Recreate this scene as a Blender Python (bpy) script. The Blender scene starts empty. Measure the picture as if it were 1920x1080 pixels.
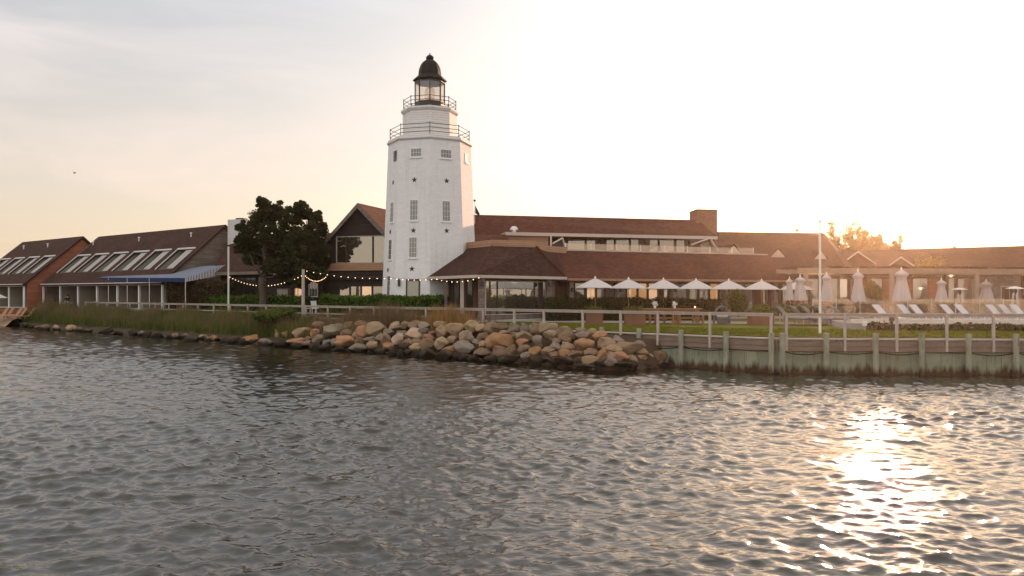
import bpy, bmesh, math, random
import numpy as np
from mathutils import Vector, Matrix, noise
R = math.radians
random.seed(7); rng = np.random.default_rng(7)
S = bpy.context.scene
COL = S.collection

# ------------------------------------------------------------------ camera, sky, sun, exposure
EYE, F, HOR = 3.5, 1500.0, 550.0           # eye height (m over the water), focal length and horizon row of a 1920 px frame
cam = bpy.data.cameras.new('camera'); co = bpy.data.objects.new('camera', cam); COL.objects.link(co)
cam.sensor_width = 36; cam.lens = F / 1920 * 36; cam.shift_y = (HOR - 540) / 1920
cam.clip_start = .1; cam.clip_end = 6000
co.location = (0, 0, EYE); co.rotation_euler = (R(90), 0, 0); S.camera = co
SUN_EL, SUN_AZ = 8.0, 24.4                 # azimuth measured from +Y towards +X
sv = Vector((math.sin(R(SUN_AZ)) * math.cos(R(SUN_EL)), math.cos(R(SUN_AZ)) * math.cos(R(SUN_EL)), math.sin(R(SUN_EL))))
sl = bpy.data.lights.new('sun', 'SUN'); sl.energy = 2.0; sl.angle = R(.53); sl.color = (1, .56, .34)
so = bpy.data.objects.new('sun', sl); COL.objects.link(so); so.rotation_euler = (-sv).to_track_quat('-Z', 'Y').to_euler()
S.view_settings.view_transform = 'Standard'; S.view_settings.look = 'None'
S.view_settings.exposure = 1.6; S.view_settings.gamma = 1
W = bpy.data.worlds.new('World'); S.world = W; W.use_nodes = True
nt = W.node_tree; nt.nodes.clear(); N = nt.nodes.new; L = nt.links.new
def vm(op, a, b=None):
    n = N('ShaderNodeVectorMath'); n.operation = op
    for i, v in enumerate((a, b)):
        if v is None: continue
        if hasattr(v, 'links'): L(v, n.inputs[i])
        else: n.inputs[i].default_value = v
    return n
def mth(op, a, b=0.0, c=None, clamp=False):
    n = N('ShaderNodeMath'); n.operation = op; n.use_clamp = clamp
    for i, v in enumerate((a, b, c)):
        if v is None: continue
        if hasattr(v, 'links'): L(v, n.inputs[i])
        else: n.inputs[i].default_value = v
    return n.outputs[0]
def mixc(f, a, b, mode='MIX'):
    n = N('ShaderNodeMix'); n.data_type = 'RGBA'; n.blend_type = mode
    for s, v in ((n.inputs[0], f), (n.inputs[6], a), (n.inputs[7], b)):
        if hasattr(v, 'links'): L(v, s)
        else: s.default_value = v if not isinstance(v, tuple) or len(v) == 4 else (*v, 1)
    return n.outputs[2]
sky = N('ShaderNodeTexSky'); sky.sky_type = 'NISHITA'; sky.sun_disc = False
sky.sun_elevation = R(SUN_EL); sky.sun_rotation = R(SUN_AZ); sky.air_density = 1.0; sky.dust_density = 2.0; sky.ozone_density = 1.0
tc = N('ShaderNodeTexCoord'); d = tc.outputs['Generated']
sep = N('ShaderNodeSeparateXYZ'); L(d, sep.inputs[0])
mp = N('ShaderNodeMapping'); L(d, mp.inputs[0]); mp.inputs['Scale'].default_value = (2.2, 2.2, 9)
cl = N('ShaderNodeTexNoise'); L(mp.outputs[0], cl.inputs[0]); cl.inputs['Scale'].default_value = 1.6; cl.inputs['Detail'].default_value = 7; cl.inputs['Roughness'].default_value = .55; cl.inputs['Distortion'].default_value = .6
clf = mth('MULTIPLY', mth('SUBTRACT', cl.outputs[0], .40), 3.6, clamp=True)
# thin high cloud: peach near the horizon, lavender grey higher up
hz = mth('MULTIPLY', sep.outputs[2], 3.0, clamp=True)
veil = mixc(hz, (5.3, 4.0, 3.05), (3.65, 3.6, 3.7))
f = mth('ADD', .68, mth('MULTIPLY', clf, .28))
c1 = mixc(f, sky.outputs[0], veil)
# the cloud veil glows where the sun stands behind it
dt = vm('DOT_PRODUCT', d, tuple(sv)).outputs['Value']
g1 = mth('POWER', mth('MAXIMUM', dt, 0.0), 9.0)
c2 = mixc(1.0, c1, mixc(g1, (0, 0, 0), (3.2, 2.6, 2.35)), 'ADD')
# fill added to the unseen sky: overhead (tinted warm) and opposite the sun
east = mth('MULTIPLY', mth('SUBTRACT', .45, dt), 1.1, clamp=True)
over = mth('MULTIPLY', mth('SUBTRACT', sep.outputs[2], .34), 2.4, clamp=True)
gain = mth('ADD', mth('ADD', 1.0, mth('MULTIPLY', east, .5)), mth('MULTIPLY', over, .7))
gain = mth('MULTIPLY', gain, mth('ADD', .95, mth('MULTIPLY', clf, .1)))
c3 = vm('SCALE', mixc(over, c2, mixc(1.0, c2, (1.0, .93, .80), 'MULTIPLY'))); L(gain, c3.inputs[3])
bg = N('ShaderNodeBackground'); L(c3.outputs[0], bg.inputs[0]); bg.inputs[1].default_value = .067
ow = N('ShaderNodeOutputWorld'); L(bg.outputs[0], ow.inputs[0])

# ------------------------------------------------------------------ helpers
def P(px, py, Y): return Vector(((px - 960) / F * Y, Y, EYE + (HOR - py) / F * Y))   # a measured point of the site at distance Y
def V(*a): return Vector(a)
UP = V(0, 0, 1)
def hit(px, py, p0, n):
    o = V(0, 0, EYE); dd = V((px - 960) / F, 1, (HOR - py) / F)
    return o + dd * ((p0 - o).dot(n) / dd.dot(n))

class MB:
    def __init__(s): s.v = []; s.f = []
    def poly(s, pts):
        i = len(s.v); s.v += [Vector(p) for p in pts]; s.f.append(tuple(range(i, i + len(pts)))); return s
    def mesh(s, vs, fs):
        i = len(s.v); s.v += [Vector(p) for p in vs]; s.f += [tuple(i + k for k in q) for q in fs]; return s
    def obox(s, o, a, b, c):       # corner + three edge vectors
        o, a, b, c = map(Vector, (o, a, b, c))
        if a.cross(b).dot(c) < 0: a, b = b, a
        return s.mesh([o, o+a, o+a+b, o+b, o+c, o+a+c, o+a+b+c, o+b+c],
               [(3,2,1,0), (4,5,6,7), (0,1,5,4), (1,2,6,5), (2,3,7,6), (3,0,4,7)])
    def box(s, x0, x1, y0, y1, z0, z1): return s.obox((x0,y0,z0), (x1-x0,0,0), (0,y1-y0,0), (0,0,z1-z0))
    def slab(s, pts, vec):         # polygon extruded along vec
        pts = [Vector(p) for p in pts]; vec = Vector(vec); n = len(pts)
        nn = sum(((pts[i]-pts[0]).cross(pts[i+1]-pts[0]) for i in range(1, n-1)), Vector())
        if nn.dot(vec) > 0: pts = pts[::-1]
        return s.mesh(pts + [p + vec for p in pts], [tuple(range(n)), tuple(range(2*n-1, n-1, -1))] + [(i, n+i, n+(i+1)%n, (i+1)%n)[::1] for i in range(n)])
    def tube(s, pts, rad, n=8, cap=True):
        pts = [Vector(p) for p in pts]; m = len(pts); rr = rad if isinstance(rad, (list, tuple)) else [rad]*m
        base = len(s.v); px = None
        for i, p in enumerate(pts):
            t = (pts[min(i+1, m-1)] - pts[max(i-1, 0)]).normalized()
            if px is None: px = t.orthogonal().normalized()
            px = (px - t * px.dot(t)).normalized(); py = t.cross(px)
            for k in range(n):
                a = 2*math.pi*k/n; s.v.append(p + (px*math.cos(a) + py*math.sin(a)) * rr[i])
        for i in range(m-1):
            for k in range(n):
                a = base+i*n+k; b = base+i*n+(k+1)%n; s.f.append((a, b, b+n, a+n))
        if cap: s.f.append(tuple(base+k for k in range(n))[::-1]); s.f.append(tuple(base+(m-1)*n+k for k in range(n)))
        return s
    def lathe(s, c, prof, n=16, ph=0.0):   # prof: (radius, z) pairs round a vertical axis
        c = Vector(c); base = len(s.v)
        for r, z in prof:
            for k in range(n):
                a = ph + 2*math.pi*k/n; s.v.append(c + V(r*math.cos(a), r*math.sin(a), z))
        for i in range(len(prof)-1):
            for k in range(n):
                a = base+i*n+k; b = base+i*n+(k+1)%n; s.f.append((a, b, b+n, a+n))
        s.f.append(tuple(base+k for k in range(n))[::-1]); s.f.append(tuple(base+(len(prof)-1)*n+k for k in range(n)))
        return s
    def build(s, name, mat, parent=None, smooth=False):
        off = root_loc(parent) if parent else Vector()
        me = bpy.data.meshes.new(name); me.from_pydata([v - off for v in s.v], [], s.f)
        me.materials.append(mat); auto_uv(me, off)
        if smooth: me.shade_smooth()
        o = bpy.data.objects.new(name, me); COL.objects.link(o)
        if parent: o.parent = parent
        return o
def root_loc(o):
    l = Vector()
    while o: l += o.location; o = o.parent
    return l
def auto_uv(me, off=Vector()):             # planar metres: u level, v up the slope
    uv = me.uv_layers.new(name='UVMap'); data = np.empty((len(me.loops), 2), np.float32)
    for p in me.polygons:
        n = p.normal; u = UP.cross(n)
        u = V(1, 0, 0) if u.length < .05 else u.normalized()
        v = n.cross(u)
        for li in p.loop_indices:
            c = me.vertices[me.loops[li].vertex_index].co + off; data[li] = (c.dot(u), c.dot(v))
    uv.data.foreach_set('uv', data.ravel())
def npmesh(name, verts, faces, mat, parent=None, smooth=False):   # verts (n,3), faces (m,4) arrays
    me = bpy.data.meshes.new(name); verts = np.asarray(verts, np.float32); faces = np.asarray(faces, np.int32); k = faces.shape[1]
    if parent is not None: verts = verts - np.array(root_loc(parent), np.float32)
    me.vertices.add(len(verts)); me.vertices.foreach_set('co', verts.ravel())
    me.loops.add(faces.size); me.loops.foreach_set('vertex_index', faces.ravel())
    me.polygons.add(len(faces)); me.polygons.foreach_set('loop_start', np.arange(len(faces), dtype=np.int32)*k)
    me.update(calc_edges=True); me.validate(); me.materials.append(mat)
    if smooth: me.shade_smooth()
    o = bpy.data.objects.new(name, me); COL.objects.link(o)
    if parent: o.parent = parent
    return o
def tag(o, label, cat, group=None):
    o['label'] = label; o['category'] = cat
    if group: o['group'] = group
    return o
def T(name, label, cat, loc=(0,0,0), group=None):
    o = bpy.data.objects.new(name, None); COL.objects.link(o); o.location = loc; o.empty_display_size = .3
    return tag(o, label, cat, group)
def struct(o): o['kind'] = 'structure'; return o
def stuff(o, label, cat): o['kind'] = 'stuff'; return tag(o, label, cat)
def copy_tree(o, parent=None):
    c = o.copy(); COL.objects.link(c); c.parent = parent
    for ch in list(o.children): copy_tree(ch, c)
    return c
def dup(o, loc, rz=0, label=None, group=None, sc=None):
    c = copy_tree(o); c.location = loc; c.rotation_euler = (0, 0, rz)
    if sc: c.scale = (sc, sc, sc)
    if label: c['label'] = label
    if group: c['group'] = group
    return c
ORD = ['first', 'second', 'third', 'fourth', 'fifth', 'sixth', 'seventh', 'eighth', 'ninth', 'tenth']

# ------------------------------------------------------------------ materials
def M(name, col, rough=.75, var=.18, vs=2.0, bump=.0, bs=25, pat=None, pw=.3, ph=.15, pc=.25, mort=.55, metal=0, emit=None, objcol=False, stain=None, trans=0, coords='Object', ms=.012):
    global nt, N, L
    m = bpy.data.materials.new(name); m.use_nodes = True; nt = m.node_tree; N = nt.nodes.new; L = nt.links.new
    b = nt.nodes['Principled BSDF']; b.inputs['Roughness'].default_value = rough; b.inputs['Metallic'].default_value = metal; b.inputs['Specular IOR Level'].default_value = .5 if metal or rough < .6 else .12
    t = N('ShaderNodeTexCoord'); o = t.outputs[coords]
    nz = N('ShaderNodeTexNoise'); L(o, nz.inputs[0]); nz.inputs['Scale'].default_value = vs; nz.inputs['Detail'].default_value = 6
    nf = mth('MULTIPLY', mth('SUBTRACT', nz.outputs[0], .5), 2.2)
    base = (*col, 1)
    h = None
    if pat:
        uv = t.outputs['UV']
        if pat == 'v':
            mpn = N('ShaderNodeMapping'); L(uv, mpn.inputs[0]); mpn.inputs['Rotation'].default_value = (0, 0, R(90)); uv = mpn.outputs[0]
        bk = N('ShaderNodeTexBrick'); L(uv, bk.inputs[0]); bk.inputs['Scale'].default_value = 1
        bk.inputs['Brick Width'].default_value = pw; bk.inputs['Row Height'].default_value = ph; bk.inputs['Mortar Size'].default_value = ms; bk.inputs['Bias'].default_value = 0
        bk.inputs['Mortar Smooth'].default_value = .3
        bk.inputs['Color1'].default_value = (*[c*(1-pc) for c in col], 1); bk.inputs['Color2'].default_value = (*[c*(1+pc) for c in col], 1); bk.inputs['Mortar'].default_value = (*[c*mort for c in col], 1)
        base = bk.outputs[0]; h = mth('SUBTRACT', 1.0, bk.outputs[1])
    if objcol:
        oi = N('ShaderNodeObjectInfo'); base = oi.outputs['Color']
    sc = mth('ADD', 1.0, mth('MULTIPLY', nf, var))
    cc = vm('SCALE', base if hasattr(base, 'links') else tuple(base[:3])); L(sc, cc.inputs[3]); c = cc.outputs[0]
    if stain: c = stain(t, c)
    L(c, b.inputs['Base Color'])
    if bump or h is not None:
        bn = N('ShaderNodeTexNoise'); L(o, bn.inputs[0]); bn.inputs['Scale'].default_value = bs; bn.inputs['Detail'].default_value = 5
        hh = bn.outputs[0] if h is None else mth('ADD', h, mth('MULTIPLY', bn.outputs[0], .6))
        bp = N('ShaderNodeBump'); bp.inputs['Strength'].default_value = bump or .5; bp.inputs['Distance'].default_value = .03; L(hh, bp.inputs['Height']); L(bp.outputs[0], b.inputs['Normal'])
    if emit: b.inputs['Emission Color'].default_value = (*emit[0], 1); b.inputs['Emission Strength'].default_value = emit[1]
    if trans:
        tr = N('ShaderNodeBsdfTranslucent'); L(c, tr.inputs[0]); mx = N('ShaderNodeMixShader'); mx.inputs[0].default_value = trans
        L(b.outputs[0], mx.inputs[1]); L(tr.outputs[0], mx.inputs[2]); L(mx.outputs[0], nt.nodes['Material Output'].inputs[0])
    return m
def st_streak(t, c, lo=.25, hi=.85, dark=(.045, .028, .018)):      # tide mark: dark growth up to a ragged line
    s = N('ShaderNodeSeparateXYZ'); L(t.outputs['Object'], s.inputs[0])
    mpn = N('ShaderNodeMapping'); L(t.outputs['Object'], mpn.inputs[0]); mpn.inputs['Scale'].default_value = (3.2, 3.2, .5)
    n = N('ShaderNodeTexNoise'); L(mpn.outputs[0], n.inputs[0]); n.inputs['Scale'].default_value = 1.6; n.inputs['Detail'].default_value = 5
    n2 = N('ShaderNodeTexNoise'); L(t.outputs['Object'], n2.inputs[0]); n2.inputs['Scale'].default_value = .9
    k = mth('ADD', mth('MULTIPLY', n.outputs[0], .85), mth('MULTIPLY', n2.outputs[0], .4))
    lim = mth('SUBTRACT', k, .22)
    f = mth('MULTIPLY', mth('SUBTRACT', lim, s.outputs[2]), 3.5, clamp=True)
    c = mixc(f, c, dark)
    n3 = N('ShaderNodeTexNoise'); L(mpn.outputs[0], n3.inputs[0]); n3.inputs['Scale'].default_value = 4
    f3 = mth('MULTIPLY', mth('SUBTRACT', n3.outputs[0], .56), 4, clamp=True)
    return mixc(f3, c, (.10, .075, .045))
def st_rain(t, c):                         # faint vertical weather streaks on painted brick
    mpn = N('ShaderNodeMapping'); L(t.outputs['Object'], mpn.inputs[0]); mpn.inputs['Scale'].default_value = (2.4, 2.4, .16)
    n = N('ShaderNodeTexNoise'); L(mpn.outputs[0], n.inputs[0]); n.inputs['Scale'].default_value = 1.5; n.inputs['Detail'].default_value = 6
    f = mth('MULTIPLY', mth('SUBTRACT', n.outputs[0], .52), 2.2, clamp=True)
    return mixc(mth('MULTIPLY', f, .55), c, (.50, .46, .42))
def st_wet(t, c):                          # wet, weedy foot of the rocks near the water
    g = N('ShaderNodeNewGeometry'); s = N('ShaderNodeSeparateXYZ'); L(g.outputs['Position'], s.inputs[0])
    n = N('ShaderNodeTexNoise'); L(g.outputs['Position'], n.inputs[0]); n.inputs['Scale'].default_value = 2
    f = mth('MULTIPLY', mth('SUBTRACT', mth('ADD', .12, mth('MULTIPLY', n.outputs[0], .45)), s.outputs[2]), 5, clamp=True)
    sp = N('ShaderNodeTexVoronoi'); L(t.outputs['Object'], sp.inputs[0]); sp.inputs['Scale'].default_value = 6
    f2 = mth('MULTIPLY', mth('SUBTRACT', n.outputs[0], .5), 2.2, clamp=True)
    return mixc(f, mixc(f2, c, (.19, .12, .075)), (.022, .018, .014))
def glass_mat(name, tint, refl, rough=.03, emit=None):
    global nt, N, L
    m = bpy.data.materials.new(name); m.use_nodes = True; nt = m.node_tree; N = nt.nodes.new; L = nt.links.new
    b = nt.nodes['Principled BSDF']; b.inputs['Base Color'].default_value = (*tint, 1); b.inputs['Roughness'].default_value = .3
    if emit: b.inputs['Emission Color'].default_value = (*emit[0], 1); b.inputs['Emission Strength'].default_value = emit[1]
    g = N('ShaderNodeBsdfGlossy'); g.inputs['Roughness'].default_value = rough; g.inputs['Color'].default_value = (.9, .92, .88, 1)
    t = N('ShaderNodeTexCoord'); n = N('ShaderNodeTexNoise'); L(t.outputs['Object'], n.inputs[0]); n.inputs['Scale'].default_value = .8
    bp = N('ShaderNodeBump'); bp.inputs['Strength'].default_value = .15; bp.inputs['Distance'].default_value = .03; L(n.outputs[0], bp.inputs['Height']); L(bp.outputs[0], g.inputs['Normal'])
    mx = N('ShaderNodeMixShader'); mx.inputs[0].default_value = refl; L(b.outputs[0], mx.inputs[1]); L(g.outputs[0], mx.inputs[2]); L(mx.outputs[0], nt.nodes['Material Output'].inputs[0])
    return m
m_roof = M('roof_shingle', (.054, .025, .019), .85, .4, .45, .6, 30, 'h', .32, .16, .3, .45)
m_roof_red = M('roof_cedar', (.090, .031, .021), .85, .4, .4, .6, 30, 'h', .32, .16, .3, .5)
m_cedar = M('cedar_boards', (.40, .235, .15), .7, .15, 1.5, .4, 30, 'h', 6, .14, .12, .55)
m_redwood = M('redwood_boards', (.30, .115, .065), .7, .2, 1.2, .4, 30, 'h', 6, .18, .15, .55)
m_beam = M('pergola_beam', (.33, .25, .19), .8, .2, 3, .3, 40)
m_softwhite = M('dull_white_trim', (.50, .48, .46), .6, .08, 4)
m_screen = M('slat_screen', (.40, .385, .37), .7, .08, 3)
m_grey_sh = M('grey_shingle', (.21, .165, .135), .85, .22, 1, .5, 30, 'h', 1.4, .16, .16, .55)
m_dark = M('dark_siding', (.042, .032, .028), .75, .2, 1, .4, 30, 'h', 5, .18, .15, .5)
m_mauve = M('weathered_siding', (.19, .15, .135), .8, .2, 1, .4, 30, 'h', .3, .2, .2, .6)
m_brown = M('brown_boards', (.11, .06, .04), .75, .2, 1, .4, 30, 'v', 4, .2, .15, .5)
m_stucco = M('beige_render', (.24, .22, .18), .9, .12, 1, .2, 40)
m_tower = M('white_brick', (.73, .72, .73), .7, .07, 5, .3, 30, 'h', .42, .13, .04, .93, ms=.008, stain=st_rain)
m_clap = M('white_clapboard', (.72, .70, .69), .6, .06, 3, .5, 30, 'h', 9, .17, .02, .6, ms=.014)
m_white = M('white_paint', (.74, .73, .71), .55, .05, 5, .1)
m_trim = M('pale_trim', (.50, .43, .38), .65, .1, 5, .1)
m_black = M('black_metal', (.02, .02, .022), .4, .1, 5, .0)
m_blackroof = M('black_copper', (.013, .013, .015), .6, .2, 3, .1)
m_frame = M('dark_frame', (.035, .025, .02), .5, .1, 5)
m_wood = M('weathered_wood', (.43, .37, .33), .85, .25, 4, .5, 40)
m_teak = M('teak', (.30, .155, .08), .7, .2, 6, .3, 40)
m_bulk = M('seawall_boards', (.24, .275, .20), .85, .3, 1.2, .6, 30, 'v', 9, .62, .12, .35, ms=.01, stain=st_streak)
m_pile = M('pile_wood', (.27, .28, .22), .9, .3, 2.5, .6, 30, stain=st_streak)
m_cap = M('cap_board', (.52, .46, .41), .75, .2, 3, .4, 40)
m_waler = M('waler_board', (.19, .145, .12), .85, .25, 3, .5, 30)
m_rope = M('rope', (.02, .018, .016), .9, .1)
m_blue = M('blue_canvas', (.15, .17, .225), .8, .12, 2, .2, 60, coords='Object')
m_bluedk = M('navy_canvas', (.02, .035, .10), .8, .12, 2, .2, 60)
m_canvas = M('white_canvas', (.64, .60, .60), .8, .05, 4, .2, 50, trans=.25)
m_canvas2 = M('folded_canvas', (.56, .50, .49), .85, .08, 6, .4, 25, trans=.2)
m_sling = M('sling_fabric', (.50, .48, .50), .7, .06, 6, .1)
m_wicker = M('grey_wicker', (.13, .125, .13), .7, .2, 20, .5, 60)
m_leaf = M('hedge_leaf', (.075, .125, .02), .6, .4, 1.2, trans=.3)
m_leafdk = M('cedar_leaf', (.045, .048, .018), .7, .4, 1, trans=.15)
m_leafol = M('olive_leaf', (.12, .12, .03), .65, .4, 1, trans=.4)
m_leafgd = M('spring_leaf', (.26, .19, .055), .6, .4, .6, trans=.5)
m_ivy = M('dry_ivy', (.075, .05, .028), .8, .45, 1, trans=.15)
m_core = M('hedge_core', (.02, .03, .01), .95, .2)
m_bark = M('bark', (.09, .07, .055), .9, .3, 8, .6, 30)
m_rock = M('boulder_stone', (.3, .25, .2), .9, .38, 1.6, .9, 9, objcol=True, stain=st_wet)
m_grass = M('lawn_grass', (.12, .125, .012), .9, .35, 1.5, .8, 60)
m_reed = M('reed_green', (.12, .135, .038), .7, .4, .35, trans=.35)
m_reedb = M('reed_brown', (.22, .15, .085), .8, .35, .5, trans=.35)
m_soil = M('bank_soil', (.06, .045, .03), .95, .4, 1, .6, 12)
m_sand = M('sand', (.34, .235, .15), .95, .2, 1, .4, 30)
m_pave = M('paving', (.30, .255, .235), .85, .15, 1, .3, 30, 'h', .6, .6, .08, .7)
m_conc = M('concrete', (.38, .34, .33), .8, .15, 1, .2, 30)
m_corten = M('rusty_planter', (.20, .10, .07), .8, .25, 2, .2, 30)
m_skin = M('skin', (.45, .26, .19), .6, .05)
m_shirt = M('black_cloth', (.02, .02, .025), .85, .1)
m_jeans = M('pale_denim', (.30, .36, .42), .85, .1)
m_hair = M('dark_hair', (.02, .014, .01), .6, .1)
m_bulb = M('bulb_glow', (.9, .7, .4), .4, 0, emit=((1, .62, .36), 1.3))
m_brickred = M('chimney_brick', (.27, .14, .095), .85, .15, 1, .5, 30, 'h', .22, .075, .2, .8, ms=.008)
m_whbrick = M('white_chimney_brick', (.62, .60, .58), .8, .08, 2, .5, 30, 'h', .22, .08, .06, .8, ms=.008)
g_dark = glass_mat('window_glass', (.03, .026, .02), .22)
g_big = glass_mat('picture_glass', (.05, .045, .03), .42, .02)
g_warm = glass_mat('lit_window_glass', (.2, .12, .06), .3, emit=((1, .5, .2), .16))
g_house = glass_mat('house_glass', (.04, .03, .02), .26, .02)
g_tower = glass_mat('sash_glass', (.06, .065, .07), .12)
m_curt = M('curtain', (.42, .40, .33), .9, .1, 3)
m_steel = M('steel', (.55, .55, .56), .3, .05, metal=1)
# ------------------------------------------------------------------ the land: seawall line A (left) and B (right)
XC, YC = 11.6, 34.8
def LY(x): return 44.8 - .861*x if x < XC else YC - .082*(x - XC)
dA = V(.7577, -.6526, 0); nA = V(-.6526, -.7577, 0)       # along A to the right; out to the water
dB = V(.99665, -.0817, 0); nB = V(-.0817, -.99665, 0)
def sstep(a, b, x): t = min(1, max(0, (x-a)/(b-a))); return t*t*(3-2*t)
def gz(x, y):                                              # ground height
    z = 1.6 + .5*sstep(-22, -45, x)*sstep(1, 7, y - LY(x))
    return z
def grid(name, xs, rows, zf, mat, smooth=True):
    xs = list(xs); vs = []; nx = len(xs)
    for r in rows:
        for x in xs: vs.append(zf(x, r))
    fs = [(j*nx+i, j*nx+i+1, (j+1)*nx+i+1, (j+1)*nx+i) for j in range(len(rows)-1) for i in range(nx-1)]
    mb = MB(); mb.mesh(vs, fs); return mb.build(name, mat, smooth=smooth)
xs_land = [-600,-300,-200,-140,-100] + [-90+1.5*i for i in range(91)] + [50,60,80,120,200,300,600]
struct(grid('lawn', xs_land, [.12, .5, 1, 2, 3.5, 5, 7, 9, 12, 16, 22, 30, 42, 60, 90, 150, 260, 600], lambda x, r: V(x, LY(x)+r, gz(x, LY(x)+r) + (.03*noise.noise(V(x*.5, r, 0)) if 1 < r < 30 else 0)), m_grass))
def bankw(x): return 4.4 + .9*sstep(-10, -40, x) - 4.2*sstep(5.0, 7.3, x)
def bankp(x, t):
    w = bankw(x); prof = [(0, 1.5), (.25, 1.25), (.5, .85), (.75, .4), (1.0, -.05), (1.3, -.5), (2.0, -1.6)]
    a, z = prof[t]; p = V(x, LY(x) - a*w, z + .08*noise.noise(V(x*.8, t*1.3, 3)))
    if t == 0: p.y += .1
    return p
struct(grid('shore_bank', [-52+1.0*i for i in range(60)][:-1] + [7.2], list(range(7)), bankp, m_soil))
def beachp(x, t):
    a, z = [(.4, 1.75), (-2, 1.35), (-4, .95), (-5.6, .62), (-6.6, .1), (-8, -.4), (-14, -1.5)][t]
    return V(x, LY(x)+a, z + .03*noise.noise(V(x, t, 0)))
struct(grid('beach', [-140, -110, -90] + [-80+1.5*i for i in range(19)], list(range(7)), beachp, m_sand))
# paving
def sheet(name, pts, dz, mat, n=14):
    mb = MB(); (a, b, c, e) = [Vector((*p, 0)) for p in pts]      # front-left, front-right, back-right, back-left
    for i in range(n):
        for j in range(3):
            q = []
            for (u, v) in ((i/n, j/3), ((i+1)/n, j/3), ((i+1)/n, (j+1)/3), (i/n, (j+1)/3)):
                p = a.lerp(b, u).lerp(e.lerp(c, u), v); q.append(V(p.x, p.y, gz(p.x, p.y)+dz))
            mb.poly(q)
    return struct(mb.build(name, mat))
sheet('garden_path', [(-5, 53.2), (32, 43.4), (32, 49.5), (-5, 56.2)], .05, m_pave)
sheet('terrace_paving', [(-6, 58.3), (24, 58.6), (34, 90), (-10, 90)], .046, m_pave)
sheet('patio_paving', [(-60, 96), (-6, 53), (-6, 75), (-60, 108)], .05, m_pave, 30)

# ------------------------------------------------------------------ water
def make_water():
    rs = np.concatenate([np.geomspace(.3, 3, 20)[:-1], np.geomspace(3, 145, 1250), np.geomspace(150, 1600, 18)])
    fine = np.radians(np.arange(-50, 50.01, .13)); coarse = np.radians(np.arange(56, 304.1, 4))
    th = np.concatenate([fine, coarse]); nr, na = len(rs), len(th)
    Rr, Th = np.meshgrid(rs, th, indexing='ij'); X = Rr*np.sin(Th); Y = Rr*np.cos(Th)
    sp = np.gradient(rs)[:, None]; isf = (np.abs(Th) < 1.0)
    spc = np.where(isf, np.maximum(sp, Rr*.0023), 1e3)
    Z = np.zeros_like(X); DX = np.zeros_like(X); DY = np.zeros_like(X)
    patch = 1 + .22*np.sin(X*.21+Y*.13+1) + .2*np.sin(X*.09-Y*.31+2) + .14*np.sin(X*.47+Y*.42) + .12*np.sin(X*.8-Y*.63+4)
    nw = 130; lam = np.geomspace(.15, 4.5, nw); wdir = R(-62)
    for i in range(nw):
        l = lam[i]*(1+.05*rng.standard_normal()); k = 2*math.pi/l
        a = wdir + rng.standard_normal()*.95
        sl = .046*(1.0 if l < .4 else (.4/l)**1.0)*(1.0 if l > .28 else .6)
        amp = sl/k
        att = np.clip((l/spc - 2.2)/2.5, 0, 1)*amp*(patch if l < 1.2 else 1.0)
        ph = k*(X*math.cos(a)+Y*math.sin(a)) + rng.uniform(0, 6.28)
        # gusts: each wave train swells and fades over the surface
        g = 1 + .45*np.sin(X*rng.normal(0, .35)+Y*rng.normal(0, .35)+rng.uniform(0, 6.28))
        c = np.cos(ph)*g; s = np.sin(ph)*g
        Z += att*c; DX -= att*s*math.cos(a)*.9; DY -= att*s*math.sin(a)*.9
    calm = np.clip((Rr-1)/2, 0, 1)
    vs = np.stack([X+DX*calm, Y+DY*calm, Z*calm], -1).reshape(-1, 3)
    idx = np.arange(nr*na).reshape(nr, na); nx = np.roll(idx, -1, 1)
    fs = np.stack([idx[:-1], idx[1:], nx[1:], nx[:-1]], -1).reshape(-1, 4)
    return npmesh('water', vs, fs, m_water, smooth=True)
m_water = bpy.data.materials.new('water'); m_water.use_nodes = True; nt = m_water.node_tree; N = nt.nodes.new; L = nt.links.new
b = nt.nodes['Principled BSDF']; b.inputs['Base Color'].default_value = (.012, .0105, .0065, 1); b.inputs['Roughness'].default_value = .03; b.inputs['IOR'].default_value = 1.55
t = N('ShaderNodeTexCoord'); mpn = N('ShaderNodeMapping'); L(t.outputs['Object'], mpn.inputs[0]); mpn.inputs['Rotation'].default_value = (0, 0, R(-25)); mpn.inputs['Scale'].default_value = (1, 1.7, 1)
n1 = N('ShaderNodeTexNoise'); L(mpn.outputs[0], n1.inputs[0]); n1.inputs['Scale'].default_value = 7; n1.inputs['Detail'].default_value = 3; n1.inputs['Roughness'].default_value = .5; n1.inputs['Distortion'].default_value = .3
n2 = N('ShaderNodeTexNoise'); L(mpn.outputs[0], n2.inputs[0]); n2.inputs['Scale'].default_value = 1.6; n2.inputs['Detail'].default_value = 3
bp = N('ShaderNodeBump'); bp.inputs['Strength'].default_value = 1; bp.inputs['Distance'].default_value = .009; L(mth('ADD', n1.outputs[0], mth('MULTIPLY', n2.outputs[0], 1.6)), bp.inputs['Height']); L(bp.outputs[0], b.inputs['Normal'])
struct(make_water())

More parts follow.
